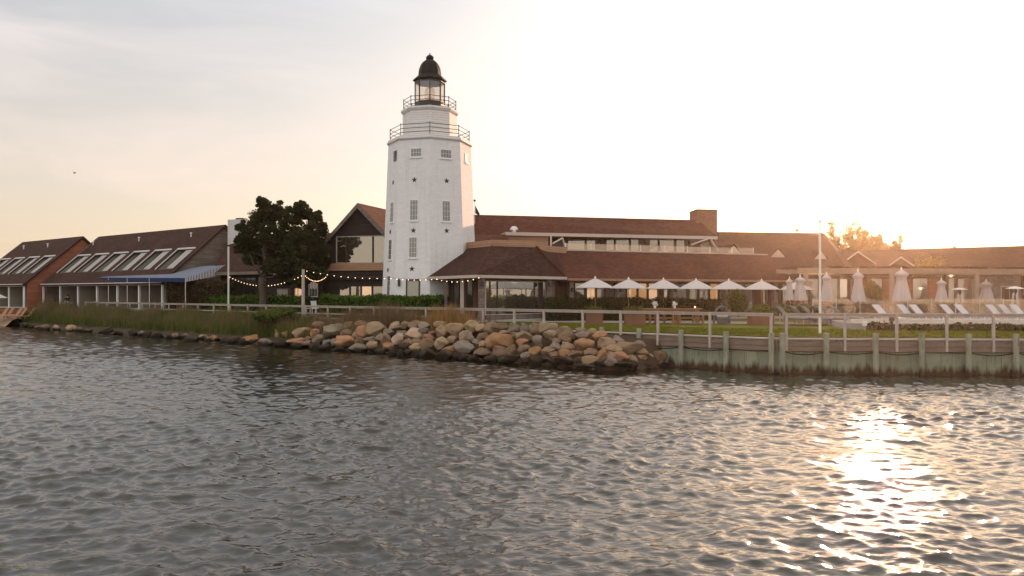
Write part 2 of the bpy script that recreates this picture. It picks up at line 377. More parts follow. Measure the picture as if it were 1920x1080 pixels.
# ------------------------------------------------------------------ seawall with piles and ropes
wallA = (-1.5, XC); EB = 42.0
sw = T('seawall', 'greenish timber seawall with dark tide line, piles and black rope swags along the water', 'seawall', (XC, YC, 0))
def Apt(x, off=0, z=0): p = V(x, LY(x), 0) + nA*off; p.z = z; return p
def Bpt(x, off=0, z=0): p = V(x, LY(x), 0) + nB*off; p.z = z; return p
mb = MB()
mb.obox(Apt(-1.5, 0, -1.5), Apt(XC)-Apt(-1.5), nA*-.12, (0,0,3.0)); mb.obox(Bpt(XC, 0, -1.5), Bpt(EB)-Bpt(XC), nB*-.12, (0,0,3.0)); mb.build('plank_wall', m_bulk, sw)
mb = MB(); mb.obox(Apt(-1.5, .12, 1.5), Apt(XC+.02)-Apt(-1.5), nA*-.42, (0,0,.06)); mb.obox(Bpt(XC, .12, 1.503), Bpt(EB)-Bpt(XC), nB*-.42, (0,0,.06)); mb.build('cap_board', m_cap, sw)
mb = MB(); 
for z in (1.22, .99): mb.obox(Apt(-1.5, .003, z), Apt(XC)-Apt(-1.5), nA*.075, (0,0,.2)); mb.obox(Bpt(XC, .004, z), Bpt(EB)-Bpt(XC), nB*.075, (0,0,.2))
mb.build('waler', m_waler, sw)
def pile(p, top, r=.125):
    k = random.uniform(-.01, .01)
    mb = MB(); mb.tube([p+V(0,0,-1.5), p+V(k,0,.6), p+V(k*2,0,top-.03), p+V(k*2,0,top)], [r*1.05, r, r*.97, r*.85], 12); mb.build('pile', m_pile, sw)
pA = [-.55, 1.2, 2.95, 4.7, 6.35, 8.1, 9.83, 11.42]; pB = [11.72, 13.55, 15.6, 17.5, 19.4, 21.3, 23.2, 25.1, 27, 29, 31, 33, 35, 37, 39, 41]
for x in pA: pile(Apt(x, .21), 1.78)
for x in pB: pile(Bpt(x, .21), 1.78)
def swag(a, b, sag, r=.022): return [a.lerp(b, i/12) - V(0, 0, sag*4*(i/12)*(1-i/12)) for i in range(13)]
lst = [(Apt(a, .22, 1.0), Apt(c, .22, .98)) for a, c in zip(pA[3:-1], pA[4:])] + [(Bpt(a, .22, 1.0), Bpt(c, .22, .98)) for a, c in zip(pB[:-1], pB[1:])]
for i, (a, c) in enumerate(lst):
    mb = MB(); mb.tube(swag(a, c, random.uniform(.1, .2) if i % 4 != 3 else .02), .024, 6); mb.build('rope', m_rope, sw)
    mb = MB(); mb.tube(swag(a+V(0,0,.01), c+V(0,0,.04), random.uniform(.02, .05)), .015, 6); mb.build('rope', m_rope, sw)

# ------------------------------------------------------------------ railings
def railing(name, label, pts, cap_w=.14, mid=False, post=.1, posts=None, zt=2.6, low=None, out=.06):
    r = T(name, label, 'railing', (pts[0].x, pts[0].y, 1.5))
    for a, b in zip(pts[:-1], pts[1:]):
        dd = (b-a); n = V(dd.y, -dd.x, 0).normalized()
        if n.y > 0: n = -n
        mb = MB(); mb.obox(a+n*cap_w/2+V(0,0,zt), dd, -n*cap_w, (0,0,.04)); mb.build('top_rail', m_wood, r)
        mb = MB(); mb.obox(a+n*.022+V(0,0,zt-.11), dd, -n*.04, (0,0,.107)); mb.build('sub_rail', m_wood, r)
        if mid:
            for z in mid: mb = MB(); mb.obox(a+n*.022+V(0,0,z), dd, -n*.04, (0,0,.09)); mb.build('mid_rail', m_wood, r)
    for p, n in posts:
        q = p + n*out; t = V(-n.y, n.x, 0); lz = low if low is not None else 1.0
        mb = MB(); mb.obox(q - t*post/2 + V(0,0,lz), t*post, n*post, (0,0,zt-.003-lz)); mb.build('post', m_wood, r)
    return r
pxA = [11.38, 9.18, 7.11, 5.50, 3.74, 1.79, .2, -1.6, -3.5]
railing('railing', 'weathered timber railing on the seawall in front of the lawn, without a middle rail', [Apt(-3.5, .05), Apt(11.42, .05)], posts=[(Apt(x), nA) for x in pxA])
railing('railing', 'weathered timber railing on the seawall from the paired piles to the right edge', [Bpt(11.75, .05), Bpt(EB, .05)], posts=[(Bpt(x), nB) for x in [11.9, 14.35, 16.5, 18.55, 20.45] + [22.5+2.1*i for i in range(9)]])
lp = [-5.26, -7.25, -9.0, -10.9] + [-12.8-1.95*i for i in range(17)]
railing('railing', 'weathered timber railing with a middle rail behind the reeds, left of seawall', [Apt(-44.2, .0), Apt(-3.56, .0)], mid=[2.03, 1.72], posts=[(Apt(x), nA) for x in lp], low=1.2, out=.02)

# ------------------------------------------------------------------ windows and doors
def window(par, c, u, n, w, h, frame=m_white, pane=g_tower, fw=.07, nx=2, ny=2, name='window', proud=.05, sill=False, mw=.03, up=None):
    """c = centre on the wall face, u level, n outward"""
    u = Vector(u).normalized(); n = Vector(n).normalized(); v = up or n.cross(u); 
    if v.z < 0: v = -v
    o = c - u*w/2 - v*h/2; mb = MB()
    mb.obox(o-n*.02, u*w, v*fw, n*(proud+.02)); mb.obox(o+v*(h-fw)-n*.02, u*w, v*fw, n*(proud+.02))
    mb.obox(o+v*fw-n*.02, u*fw, v*(h-2*fw), n*(proud+.02)); mb.obox(o+u*(w-fw)+v*fw-n*.02, u*fw, v*(h-2*fw), n*(proud+.02))
    for i in range(1, nx): mb.obox(o+u*(w*i/nx-mw/2)+v*fw, u*mw, v*(h-2*fw), n*(proud-.012))
    for j in range(1, ny): mb.obox(o+v*(h*j/ny-mw/2)+u*fw, u*(w-2*fw), v*mw, n*(proud-.006))
    if sill: mb.obox(o-u*.06-v*.08-n*.02, u*(w+.12), v*.08, n*(proud+.05))
    wo = mb.build(name, frame, par)
    mb = MB(); mb.obox(o+u*fw*.9+v*fw*.9-n*.01, u*(w-1.8*fw), v*(h-1.8*fw), n*.025); mb.build('pane', pane, wo)
    return wo
def sconce(par, p, n, h=.35):
    n = Vector(n).normalized(); mb = MB(); mb.lathe(p+n*.14, [(.05, -h*.4), (.09, -h*.3), (.09, h*.25), (.13, h*.27), (.04, h*.5)], 8); mb.obox(p+V(0,0,-.05)-V(n.y,-n.x,0)*.04, V(n.y,-n.x,0)*.08, n*.1, (0,0,.1)); mb.build('wall_lamp', m_black, par)

# ------------------------------------------------------------------ lighthouse
TX, TY = (806-960)/F*60, 60.0
tw = T('lighthouse', 'white octagonal brick lighthouse tower with black lantern room, standing behind the hedge', 'lighthouse', (TX, TY, 1.6))
PH = math.atan2(-TY, -TX)
def okt(c, prof): return MB().lathe(c, prof, 8, PH)
C0 = V(TX, TY, 0)
ZB, ZT, RB, RT = 1.3, 14.5, 3.62, 3.08
okt(C0, [(RB, ZB), (RT, ZT)]).build('brick_shaft', m_tower, tw)
okt(C0, [(RT+.01, ZT+.002), (RT+.12, ZT+.10), (RT+.12, ZT+.22), (RT+.03, ZT+.225), (RT+.03, ZT+.36)]).build('cornice', m_clap, tw)
zt1 = ZT+.36
okt(C0, [(2.04, zt1+.003), (2.02, 16.82), (2.10, 16.9), (2.16, 17.0), (2.16, 17.14)]).build('upper_drum', m_clap, tw)
def octrail(r, z0, h, nm):
    mb = MB(); vs = [C0 + V(r*math.cos(PH+k*math.pi/4), r*math.sin(PH+k*math.pi/4), 0) for k in range(8)]
    for k in range(8):
        a, b2 = vs[k], vs[(k+1) % 8]
        for q in (.0, .36, .7): mb.tube([a+V(0,0,z0+h*(1-q)), b2+V(0,0,z0+h*(1-q))], .024, 6)
        mb.tube([a+V(0,0,z0-.05), a+V(0,0,z0+h+.08)], .03, 6)
    mb.build(nm, m_black, tw)
octrail(2.95, zt1, .82, 'gallery_railing'); octrail(1.95, 17.14, .78, 'lantern_railing')
okt(C0, [(1.12, 17.145), (1.14, 17.2), (1.14, 17.62), (1.12, 17.66)]).build('lantern_base', m_black, tw)
mb = MB(); vs = [V(1.10*math.cos(PH+k*math.pi/4), 1.10*math.sin(PH+k*math.pi/4), 0)+C0 for k in range(8)]
for k in range(8): mb.tube([vs[k]+V(0,0,17.5), vs[k]+V(0,0,19.35)], .045, 6)
for z in (17.68, 19.22): mb.lathe(C0, [(1.14, z), (1.14, z+.09), (1.0, z+.09), (1.0, z)], 8, PH)
mb.build('lantern_frame', m_black, tw)
m_lglass = bpy.data.materials.new('lantern_glass'); m_lglass.use_nodes = True; nt = m_lglass.node_tree; N = nt.nodes.new; L = nt.links.new
gl = N('ShaderNodeBsdfGlossy'); gl.inputs['Roughness'].default_value = .03; gl.inputs[0].default_value = (.9, .85, .8, 1); tr = N('ShaderNodeBsdfTransparent'); tr.inputs[0].default_value = (.86, .80, .74, 1)
mx = N('ShaderNodeMixShader'); mx.inputs[0].default_value = .16; L(tr.outputs[0], mx.inputs[1]); L(gl.outputs[0], mx.inputs[2]); L(mx.outputs[0], nt.nodes['Material Output'].inputs[0])
mb = MB()
for k in range(8): a = C0+(vs[k]-C0)*.975; b2 = C0+(vs[(k+1)%8]-C0)*.975; mb.poly([a+V(0,0,17.6), b2+V(0,0,17.6), b2+V(0,0,19.3), a+V(0,0,19.3)])
mb.build('lantern_glass', m_lglass, tw)
MB().lathe(C0, [(.2, 17.3), (.2, 17.9), (.36, 18.0), (.42, 18.4), (.36, 18.8), (.14, 18.95), (.1, 19.3)], 12).build('lamp_lens', m_lglass, tw)
MB().lathe(C0, [(.12, 17.2), (.12, 18.25), (.05, 18.3), (.05, 18.5)], 8).build('lamp_stand', m_steel, tw)
okt(C0, [(1.0, 19.36), (1.27, 19.40), (1.27, 19.47), (.92, 19.78), (.86, 19.84), (.84, 20.1), (.78, 20.38), (.68, 20.62), (.54, 20.82), (.4, 20.93), (.3, 20.98), (.2, 21.0)]).build('lantern_dome', m_blackroof, tw)
MB().lathe(C0, [(.2, 20.96), (.27, 21.02), (.3, 21.12), (.27, 21.24), (.16, 21.34), (.05, 21.38), (.04, 21.5)], 12).build('ball_finial', m_blackroof, tw, True)
def facet(k):          # k: facet between vertex k and k+1 -> (point, normal, level direction)
    a0 = PH+k*math.pi/4; a1 = a0+math.pi/4
    b0, b1 = [C0+V(RB*math.cos(a), RB*math.sin(a), ZB) for a in (a0, a1)]; t0 = C0+V(RT*math.cos(a0), RT*math.sin(a0), ZT)
    u = (b1-b0).normalized(); n = u.cross(t0-b0).normalized()
    if n.dot(b0+b1-2*C0) < 0: n = -n
    return b0, n, u
FR, FRR, FL, FLL = facet(0), facet(1), facet(-1), facet(-2)
if FR[1].x < FL[1].x: FR, FRR, FL, FLL = FL, FLL, FR, FRR
def tcut(fc, px, py, w, h, **k): c = hit(px, py, fc[0], fc[1]); return window(tw, c, fc[2], fc[1], w, h, sill=True, mw=.016, fw=.05, proud=.035, **k)
for fc, px, py in ((FL, 780.5, 286), (FR, 836, 288.5)): tcut(fc, px, py, .88, .66, nx=4, ny=2)
for fc, px, py in ((FL, 776.3, 394), (FR, 836.5, 396), (FL, 774.5, 464)): tcut(fc, px, py, .66, 1.5, nx=3, ny=4)
tcut(FRR, 875, 297, .66, .66, nx=2, ny=1)
for px, py in ((735.3, 398), (731.8, 468), (729, 536)): tcut(FLL, px, py, .66, 1.5, nx=2, ny=4)
c = hit(741.3, 292, FLL[0], FLL[1]); n, u = FLL[1], FLL[2]
v = UP; lv = MB()
for i in range(7): lv.obox(c-u*.3+V(0,0,-.36+i*.11)+n*.01, u*.6, n*.05+V(0,0,-.03), V(0,0,.05))
lv.build('louvre_vent', m_black, tw)
def star(fc, px, py, r=.225):
    c, n, u = hit(px, py, fc[0], fc[1]), fc[1], fc[2]; v = n.cross(u); v = v if v.z > 0 else -v
    pts = [c + n*.012 + (u*math.sin(k*math.pi/5) + v*math.cos(k*math.pi/5))*(r if k % 2 == 0 else r*.42) for k in range(10)]
    mb = MB(); apex = c+n*.06
    for k in range(10): mb.poly([pts[k], pts[(k+1) % 10], apex])
    mb.poly(pts[::-1]); mb.build('iron_star', m_black, tw)
for a in ((FL, 777, 337), (FR, 837.5, 339), (FL, 775, 432), (FR, 837.5, 432.5), (FL, 772.3, 504), (FLL, 737.3, 342), (FLL, 732, 434.5), (FLL, 727.5, 506)): star(*a)
c = hit(774.5, 541, FL[0], FL[1]); window(tw, c, FL[2], FL[1], 1.08, 1.15*1.15, frame=m_frame, pane=m_curt, nx=1, ny=1, name='door', fw=.1)
sconce(tw, hit(749.5, 531, FL[0], FL[1]), FL[1], .6)

# ------------------------------------------------------------------ motel blocks on the left
dM = V(.785, -.62, 0).normalized(); nM = V(-dM.y*-1, 0, 0)
nM = V(.62, .785, 0).normalized()                     # pointing away from the water
def slope(mb, a, b2, c2, d2, th=.18): mb.slab([a, b2, c2, d2], (0, 0, th))
def motel(name, label, FLc, Ln, Wd, ze, zr, units, opens, gable_mat, z0=1.9, left_gable=True):
    t = T(name, label, 'building', FLc + V(0,0,z0))
    q = lambda s, w, z: V(FLc.x, FLc.y, 0) + dM*s + nM*w + V(0,0,z)
    hw = Wd/2; k = (zr-ze)/hw
    # walls
    for s, nm in ((Ln, 'gable_wall'), (.22, 'gable_wall')):
        mb = MB(); mb.slab([q(s, .15, z0-.3), q(s, Wd-.15, z0-.3), q(s, Wd-.15, ze), q(s, hw, zr-.2), q(s, .15, ze)], -dM*.22); g = mb.build(nm, gable_mat, t)
        for (wa, za, wb, zb) in ((-.35, ze-.35*k, hw, zr),(Wd+.35, ze-.35*k, hw, zr)):   # rake boards
            mb = MB(); off = dM*(.06 if s > 1 else -.30); mb.slab([q(s, wa, za-.12)+off*.05, q(s, wb, zb-.12)+off*.05, q(s, wb, zb+.16)+off*.05, q(s, wa, za+.16)+off*.05], off); mb.build('rake_board', m_grey_sh if gable_mat is m_grey_sh else m_brown, t)
    mb = MB(); mb.obox(q(.22, 1.9, z0-.3), dM*(Ln-.44), nM*.2, (0,0,ze-z0+.2)); mb.obox(q(.22, Wd-.2, z0-.3), dM*(Ln-.44), nM*.2, (0,0,ze-z0+.3)); mb.build('wall', m_stucco, t)
    mb = MB(); mb.obox(q(.22, -.1, z0-.3), dM*(Ln-.44), nM*2.0, (0,0,.34)); mb.build('porch_floor', m_conc, t)
    mb = MB(); mb.obox(q(-.1, -.42, ze-.42), dM*(Ln+.2), nM*.12, (0,0,.27)); mb.build('eave_beam', m_white, t)
    mb = MB(); mb.obox(q(.22, -.3, ze-.16), dM*(Ln-.44), nM*2.2, (0,0,.05)); mb.build('porch_ceiling', m_stucco, t)
    for i in range(units+1):
        s = .05 + (Ln-.25)*i/units
        mb = MB(); mb.obox(q(s, -.22, z0-.2), dM*.16, nM*.16, (0,0,ze-z0-.22)); mb.build('column', m_white, t)
        if 0 < i < units: mb = MB(); mb.obox(q(s+.03, .05, z0), dM*.1, nM*1.85, (0,0,ze-z0-.17)); mb.build('partition', m_stucco, t)
        if i < units:
            window(t, q(s+(Ln/units)*.5, 1.9, z0+1.15), dM, -nM, 2.0, 2.1, frame=m_frame, pane=g_dark, nx=2, ny=1, name='sliding_door')
    # roof: back slope whole; front slope is strips and piers round the inset balconies
    rf = MB(); ov = .3
    def fr(s, w): return q(s, w, ze + w*k)
    rf.slab([fr(-ov, hw+.01), fr(Ln+ov, hw+.01), q(Ln+ov, Wd+.35, ze-.35*k), q(-ov, Wd+.35, ze-.35*k)], (0,0,.16))
    w0, w1 = .17*hw, .56*hw
    rf.slab([fr(-ov, -.45), fr(Ln+ov, -.45), fr(Ln+ov, w0), fr(-ov, w0)], (0,0,.16)); rf.slab([fr(-ov, w1), fr(Ln+ov, w1), fr(Ln+ov, hw), fr(-ov, hw)], (0,0,.16))
    x = -ov
    for (a, b2) in opens + [(Ln+ov, None)]:
        rf.slab([fr(x, w0), fr(a, w0), fr(a, w1), fr(x, w1)], (0,0,.16)); x = b2
    rf.build('roof', m_roof, t)
    for (a, b2) in opens:
        bal = MB(); zf = ze + w0*k - .25
        bal.obox(q(a-.1, w0-.1, zf-.1), dM*(b2-a+.2), nM*(w1-w0+.9), (0,0,.1)); bal.obox(q(a-.1, w1+.75, zf), dM*(b2-a+.2), nM*.1, (0,0,(w1-w0)*k+1.0))
        for s in (a-.12, b2+.02): bal.slab([q(s, w0, zf), q(s, w1+.8, zf), q(s, w1+.8, ze+(w1+.8)*k-.2), q(s, w0, ze+w0*k-.05)], dM*.1)
        bo = bal.build('inset_balcony', m_stucco, t)
        tr = MB(); e = V(0, 0, .05)
        tr.slab([fr(a-.1, w0)+V(0,0,.15), fr(a+.02, w0)+V(0,0,.15), fr(a+.02, w1)+V(0,0,.15), fr(a-.1, w1)+V(0,0,.15)], (0,0,.1))
        tr.slab([fr(a-.14, w1-.09)+V(0,0,.155), fr(b2+.1, w1-.09)+V(0,0,.155), fr(b2+.1, w1)+V(0,0,.155), fr(a-.14, w1)+V(0,0,.155)], (0,0,.1))
        tr.build('white_trim', m_softwhite, bo)
        sl = MB(); wdt = (b2-a)*.46; nb = 8
        for j in range(nb):      # white slatted screen lying in the slope at the right half
            s = b2 - wdt + wdt*j/nb
            sl.slab([fr(s, w0+.25)+V(0,0,.02), fr(s+wdt/nb*.72, w0+.25)+V(0,0,.02), fr(s+wdt/nb*.72, w1-.1)+V(0,0,.02), fr(s, w1-.1)+V(0,0,.02)], (0,0,.05))
        sl.build('slatted_screen', m_screen, bo)
    for s in (Ln*.2, Ln*.62) if Ln < 20 else (Ln*.04, Ln*.45, Ln*.85):
        p = fr(s, hw*.8); mb = MB(); mb.tube([p+V(0,0,.05), p+V(0,0,.5)], .06, 8); mb.lathe(p, [(.1, .46), (.13, .5), (.1, .6)], 8); mb.build('vent_pipe', m_white, t)
    return t
motel('motel_wing', 'far left motel wing with a red wooden gable wall and brown shingle roof', V(-54.7, 90, 0) - dM*17.2, 17.2, 12.2, 4.7, 10.1, 4, [(17.2-4.35*i-3.6, 17.2-4.35*i-.75) for i in (3, 2, 1, 0)], m_redwood)
motel('motel_wing', 'longer motel wing with grey shingled gable and six roof balconies, behind the blue awning', V(-52.9, 90.5, 0), 26.4, 12.2, 4.7, 10.1, 6, [(4.4*i+.7, 4.4*i+3.75) for i in range(6)], m_grey_sh)
# link building with white chimney
t = T('link_building', 'low dark building with a brown roof and white chimney behind the tree', 'building', (-22, 66, 1.6))
a, b2 = P(396, 514, 73), P(622, 510, 64.5); a.z = b2.z = 5.25
c2, d2 = P(625, 450, 71.5), P(432, 456, 79.5); c2.z = d2.z = 8.75
mb = MB(); mb.slab([a, b2, c2, d2], (0,0,.18)); bk = [c2, d2, d2+V(3, 7, -3.2), c2+V(3, 7, -3.2)]; mb.slab(bk, (0,0,.18)); r_ = mb.build('roof', m_roof, t)
mb = MB(); ee = (b2-a); ne = V(ee.y, -ee.x, 0).normalized(); ne = ne if ne.y < 0 else -ne
mb.obox(a+ne*.02+V(0,0,-.1), ee, ne*.1, (0,0,.26)); mb.build('gutter', m_grey_sh, t)
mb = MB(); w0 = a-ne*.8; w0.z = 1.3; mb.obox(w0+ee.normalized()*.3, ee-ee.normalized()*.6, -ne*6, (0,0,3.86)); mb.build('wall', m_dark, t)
mb = MB(); ch = P(429.5, 458, 78.5); mb.obox(V(ch.x, 78.1, 6.8), (1.9, -.5, 0), (.3, 1.1, 0), (0,0,3.9)); mb.build('chimney', m_whbrick, r_)
mb = MB(); mb.obox(V(ch.x+.75, 78.2, 10.7), (.8, -.2, 0), (.2, .6, 0), (0,0,.16)); mb.build('chimney_cap', m_black, r_)
wn = V(ne.x, ne.y, 0)
for px, py, w_, h_ in ((588, 543, 1.1, 1.25),): window(t, hit(px, py, w0, wn), ee, wn, w_, h_, nx=3, ny=1, fw=.08)
window(t, hit(560, 541, w0, wn), ee, wn, .95, 2.3, frame=m_trim, pane=g_warm, nx=1, ny=1, name='door')
for px in (448, 470, 640): window(t, hit(px, 540, w0, wn), ee, wn, 1.5, 1.9, frame=m_frame, pane=g_dark, nx=2, ny=1)
sconce(t, hit(607, 540, w0, wn), wn)

# ------------------------------------------------------------------ gabled house with the picture window
t = T('gabled_house', 'dark gabled house with picture window and orange wood band, left of the lighthouse', 'building', (-12, 64, 1.6))
ga = V(.957, -.29, 0); gi = V(.29, .957, 0)          # along the front, inward
g0 = P(618, 500, 64.2); g0.z = 0; hw = 2.72
ql = lambda s, w, z: g0 + ga*s + gi*w + V(0,0,z)
ze, zr = 7.75, 10.45
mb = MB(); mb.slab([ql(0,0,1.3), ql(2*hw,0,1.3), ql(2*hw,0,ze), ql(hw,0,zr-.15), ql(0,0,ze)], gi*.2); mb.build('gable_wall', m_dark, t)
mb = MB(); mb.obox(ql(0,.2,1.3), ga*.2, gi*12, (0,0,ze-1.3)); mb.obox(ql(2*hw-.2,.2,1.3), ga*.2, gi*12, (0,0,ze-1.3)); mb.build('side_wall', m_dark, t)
mb = MB(); kk = (zr-ze)/hw
mb.slab([ql(-.3,-.45,ze-.3*kk), ql(hw,-.45,zr), ql(hw,12.5,zr), ql(-.3,12.5,ze-.3*kk)], (0,0,.17)); mb.slab([ql(hw+.003,-.45,zr), ql(2*hw+.3,-.45,ze-.3*kk), ql(2*hw+.3,12.5,ze-.3*kk), ql(hw+.003,12.5,zr)], (0,0,.17)); mb.build('roof', m_roof_red, t)
mb = MB()
for s0, z0_, s1, z1_ in ((-.3, ze-.3*kk, hw, zr), (2*hw+.3, ze-.3*kk, hw, zr)):
    mb.slab([ql(s0,-.452,z0_-.24), ql(s1,-.452,z1_-.24), ql(s1,-.452,z1_+.15), ql(s0,-.452,z0_+.15)], -gi*.05)
mb.build('rake_board', m_mauve, t)
wp = ql(0,0,0); wn = -gi
c = hit(678, 468, wp, wn); window(t, ql(hw+.2, 0, c.z), ga, wn, 4.6, 2.15, frame=m_trim, pane=g_house, nx=1, ny=1, fw=.06, name='picture_window', proud=.08)
mb = MB()
for s in (.85+hw-2.1, .55+hw+.55): mb.obox(ql(s, -.12, c.z-1.05), ga*.07, gi*.08, (0,0,2.1))
mb.build('mullion', m_frame, t)
mb = MB(); cz = hit(665, 500.5, wp, wn).z; mb.obox(ql(-.05, -.3, cz-.3), ga*(2*hw+.1), gi*.295, (0,0,.6)); mb.build('wood_band', m_cedar, t)
mb = MB(); mb.obox(ql(.0, -.18, cz-1.02), ga*(2*hw), gi*.175, (0,0,.7)); mb.build('canopy_board', m_dark, t)
c = hit(668, 544, wp, wn)
for i in range(4): window(t, ql(1.05+i*.98+.3, 0, 2.95), ga, wn, .95, 2.3, frame=m_frame, pane=g_warm if i == 2 else g_house, nx=1, ny=1, name='glass_door', fw=.06)
# ------------------------------------------------------------------ blue awning
t = T('awning', 'large blue canvas awning with a striped valance in front of the motel', 'awning', (-33, 68, 2))
A_, B_, C_, D_ = P(187, 520, 82.5), P(348, 521, 70), P(423, 496.5, 73.5), P(300, 503, 84)
mb = MB(); mb.slab([A_, B_, C_, D_], (0,0,-.03)); mb.build('canvas_top', m_blue, t)
mb = MB(); mb.slab([A_+V(0,-.02,-.03), B_+V(0,-.02,-.03), B_+V(0,-.02,-.38), A_+V(0,-.02,-.38)], (0,-.02,0)); mb.build('front_valance', m_bluedk, t)
mb = MB(); ns = 26
for i in range(ns):
    a, b2 = B_.lerp(C_, i/ns), B_.lerp(C_, (i+.5)/ns); h1, h2 = .35+.55*i/ns, .35+.55*(i+.5)/ns; mb.slab([a, b2, b2-V(0,0,h2), a-V(0,0,h1)], (.02,-.02,0))
mb.build('side_valance', m_white, t)
mb = MB()
for i in range(ns):
    a, b2 = B_.lerp(C_, (i+.5)/ns), B_.lerp(C_, (i+1)/ns); h1, h2 = .33+.5*i/ns, .33+.5*(i+1)/ns; mb.slab([a, b2, b2-V(0,0,h2), a-V(0,0,h1)], (.015,-.015,0))
mb.build('side_valance_stripe', m_bluedk, t)
for p in (A_.lerp(B_, .12), A_.lerp(B_, .36), A_.lerp(B_, .62), B_, C_, D_): mb = MB(); q_ = V(p.x, p.y, 1.7); mb.tube([q_, V(p.x, p.y, p.z-.06)], .045, 6); mb.build('post', m_steel, t)
mb = MB(); mb.obox(P(262, 570, 80), (.35, 0, 0), (0, .35, 0), (0,0,2.45)); mb.build('pier', m_stucco, t)
# ------------------------------------------------------------------ corner pavilion with a hipped roof
pv = T('pavilion', 'corner restaurant pavilion with brown hipped roof, tan parapet and big picture window', 'building', (0, 55, 1.7))
e0, e1, e2 = P(794, 521, 57.2), P(893, 514.4, 50.5), P(1059, 520.2, 56.8)
for p in (e0, e1, e2): p.z = 4.68
t0, t1, t2, t3 = P(841, 471, 61), P(922, 461, 55.5), P(1005, 462, 57), P(1040, 470, 61.2)
for p in (t0, t1, t2, t3): p.z = 6.78
mb = MB(); dz = V(0,0,-.14)
mb.slab([e0, e1, t1, t0], dz); mb.slab([e1, e2, t2, t1], dz); e3 = e2 + V(1.6, 6, 0); mb.slab([e2, e3, t3, t2], dz)
bk0 = e0 + V(.5, 6, 0); mb.slab([bk0, e0, t0], dz); mb.build('roof', m_roof, pv)
mb = MB(); mb.tube([t2+V(0,0,.06), e2+V(0,0,.05)], .11, 6); mb.tube([t1+V(0,0,.02), e1+V(0,0,.02)], .05, 6); mb.build('hip_cap', m_roof_red, pv)
mb = MB()
for a, b2 in ((e0, e1), (e1, e2), (e2, e3)):
    dd = b2-a; n = V(dd.y, -dd.x, 0).normalized(); mb.obox(a+n*.0+V(0,0,-.2), dd, n*.05, (0,0,.19))
mb.build('fascia', m_trim, pv)
mb = MB(); mb.slab([p+V(0,.1,-.25) for p in (e0+V(.15,0,0), e1+V(0,.12,0), e2+V(-.15,.05,0), e3+V(-.3,0,0), bk0+V(.3,0,0))], (0,0,.06)); mb.build('soffit', m_brown, pv)
mb = MB()
t4, t5 = P(1021, 457, 57.8), P(1063, 457.5, 61.2); t4.z = t5.z = 6.6
pp = [V(p.x, p.y, 6.72) for p in (t0, t1, t2)]
for a, b2 in zip(pp[:-1], pp[1:]): mb.obox(a, b2-a, V(.02, .18, 0), (0,0,.5))
tp = V(t2.x+.75, t2.y+1.5, 6.55); mb.slab([pp[2], V(tp.x, tp.y, 6.55), V(tp.x, tp.y, 6.98), pp[2]+V(0,0,.5)], (-.1,.15,0))
mb.slab([tp, V(t5.x, t5.y, 6.55), V(t5.x, t5.y, 7.05), tp+V(0,0,.45)], (0,.15,0)); mb.build('parapet', m_cedar, pv)
# walls under the roof: set in from the eaves
def inset(a, b2, dist): dd = (b2-a).normalized(); n = V(-dd.y, dd.x, 0); n = n if n.y > 0 else -n; return n*dist
ia = inset(e0, e1, 1.5); ib = inset(e1, e2, .7)
# wall A (left, glass doors between posts), wall B (right, picture window)
def line_x(p, d1, q, d2):
    k = ((q-p).x*d2.y - (q-p).y*d2.x)/(d1.x*d2.y-d1.y*d2.x); return p + d1*k
dAa, dBb = (e1-e0).normalized(), (e2-e1).normalized()
wc = line_x(e0+ia, dAa, e1+ib, dBb); wa = e0+ia+dAa*1.0; wb = e2+ib-dBb*.3
zf, zc = 1.78, 4.43
def wall(par, a, b2, z0, z1, mat, th=.2, nm='wall'):
    a, b2 = V(a.x, a.y, z0), V(b2.x, b2.y, z0); n = inset(a, b2, th); mb = MB(); mb.obox(a, b2-a, n, (0,0,z1-z0)); return mb.build(nm, mat, par)
wall(pv, wa, wc, zf, zc, m_brown); wall(pv, wc, wb, zf, zc, m_mauve); wall(pv, wb+V(.0,0,0), wb+V(1.2, 5, 0), zf, zc, m_brown)
mb = MB(); mb.slab([V(p.x, p.y, 1.4) for p in (e0, e1, e2, e3, bk0)], (0,0,.36)); mb.build('floor_deck', m_conc, pv)
nA_, nB_ = -inset(wa, wc, 1), -inset(wc, wb, 1)
for px in (822, 839, 856, 881): window(pv, hit(px, 548, wa, nA_), dAa, nA_, .9, 2.4, frame=m_frame, pane=g_dark, nx=1, ny=1, name='glass_door', fw=.07)
# picture window on wall B
pl = hit(909.5, 545, wc, nB_); pr = hit(1023, 545, wc, nB_); w_ = (pr-pl).length; cc = (pl+pr)/2; cc.z = 3.2
wo = window(pv, cc, dBb, nB_, w_, 2.25, frame=m_trim, pane=g_big, nx=1, ny=1, name='picture_window', fw=.05)
mb = MB()
for px in (931.5, 1001): q_ = hit(px, 545, wc, nB_); mb.obox(V(q_.x, q_.y, 2.1), dBb*.05, nB_*.07, (0,0,2.2))
mb.build('mullion', m_frame, pv)
def post(par, px, Y, w=.3, mat=m_mauve, z0=1.75, z1=4.5, nm='post'):
    p = P(px, 550, Y); mb = MB(); mb.box(p.x-w/2, p.x+w/2, Y-w/2, Y+w/2, z0, z1); return mb.build(nm, mat, par)
post(pv, 836, 54.9, .22); post(pv, 866.5, 53.0, .24, m_trim); post(pv, 903, 51.2, .42); post(pv, 1029.5, 56.0, .34)
sconce(pv, hit(904, 532, V(0, 50.99, 0), V(0,-1,0)), V(0,-1,0)); sconce(pv, hit(1029.5, 534, V(0, 55.8, 0), V(0,-1,0)), V(0,-1,0))
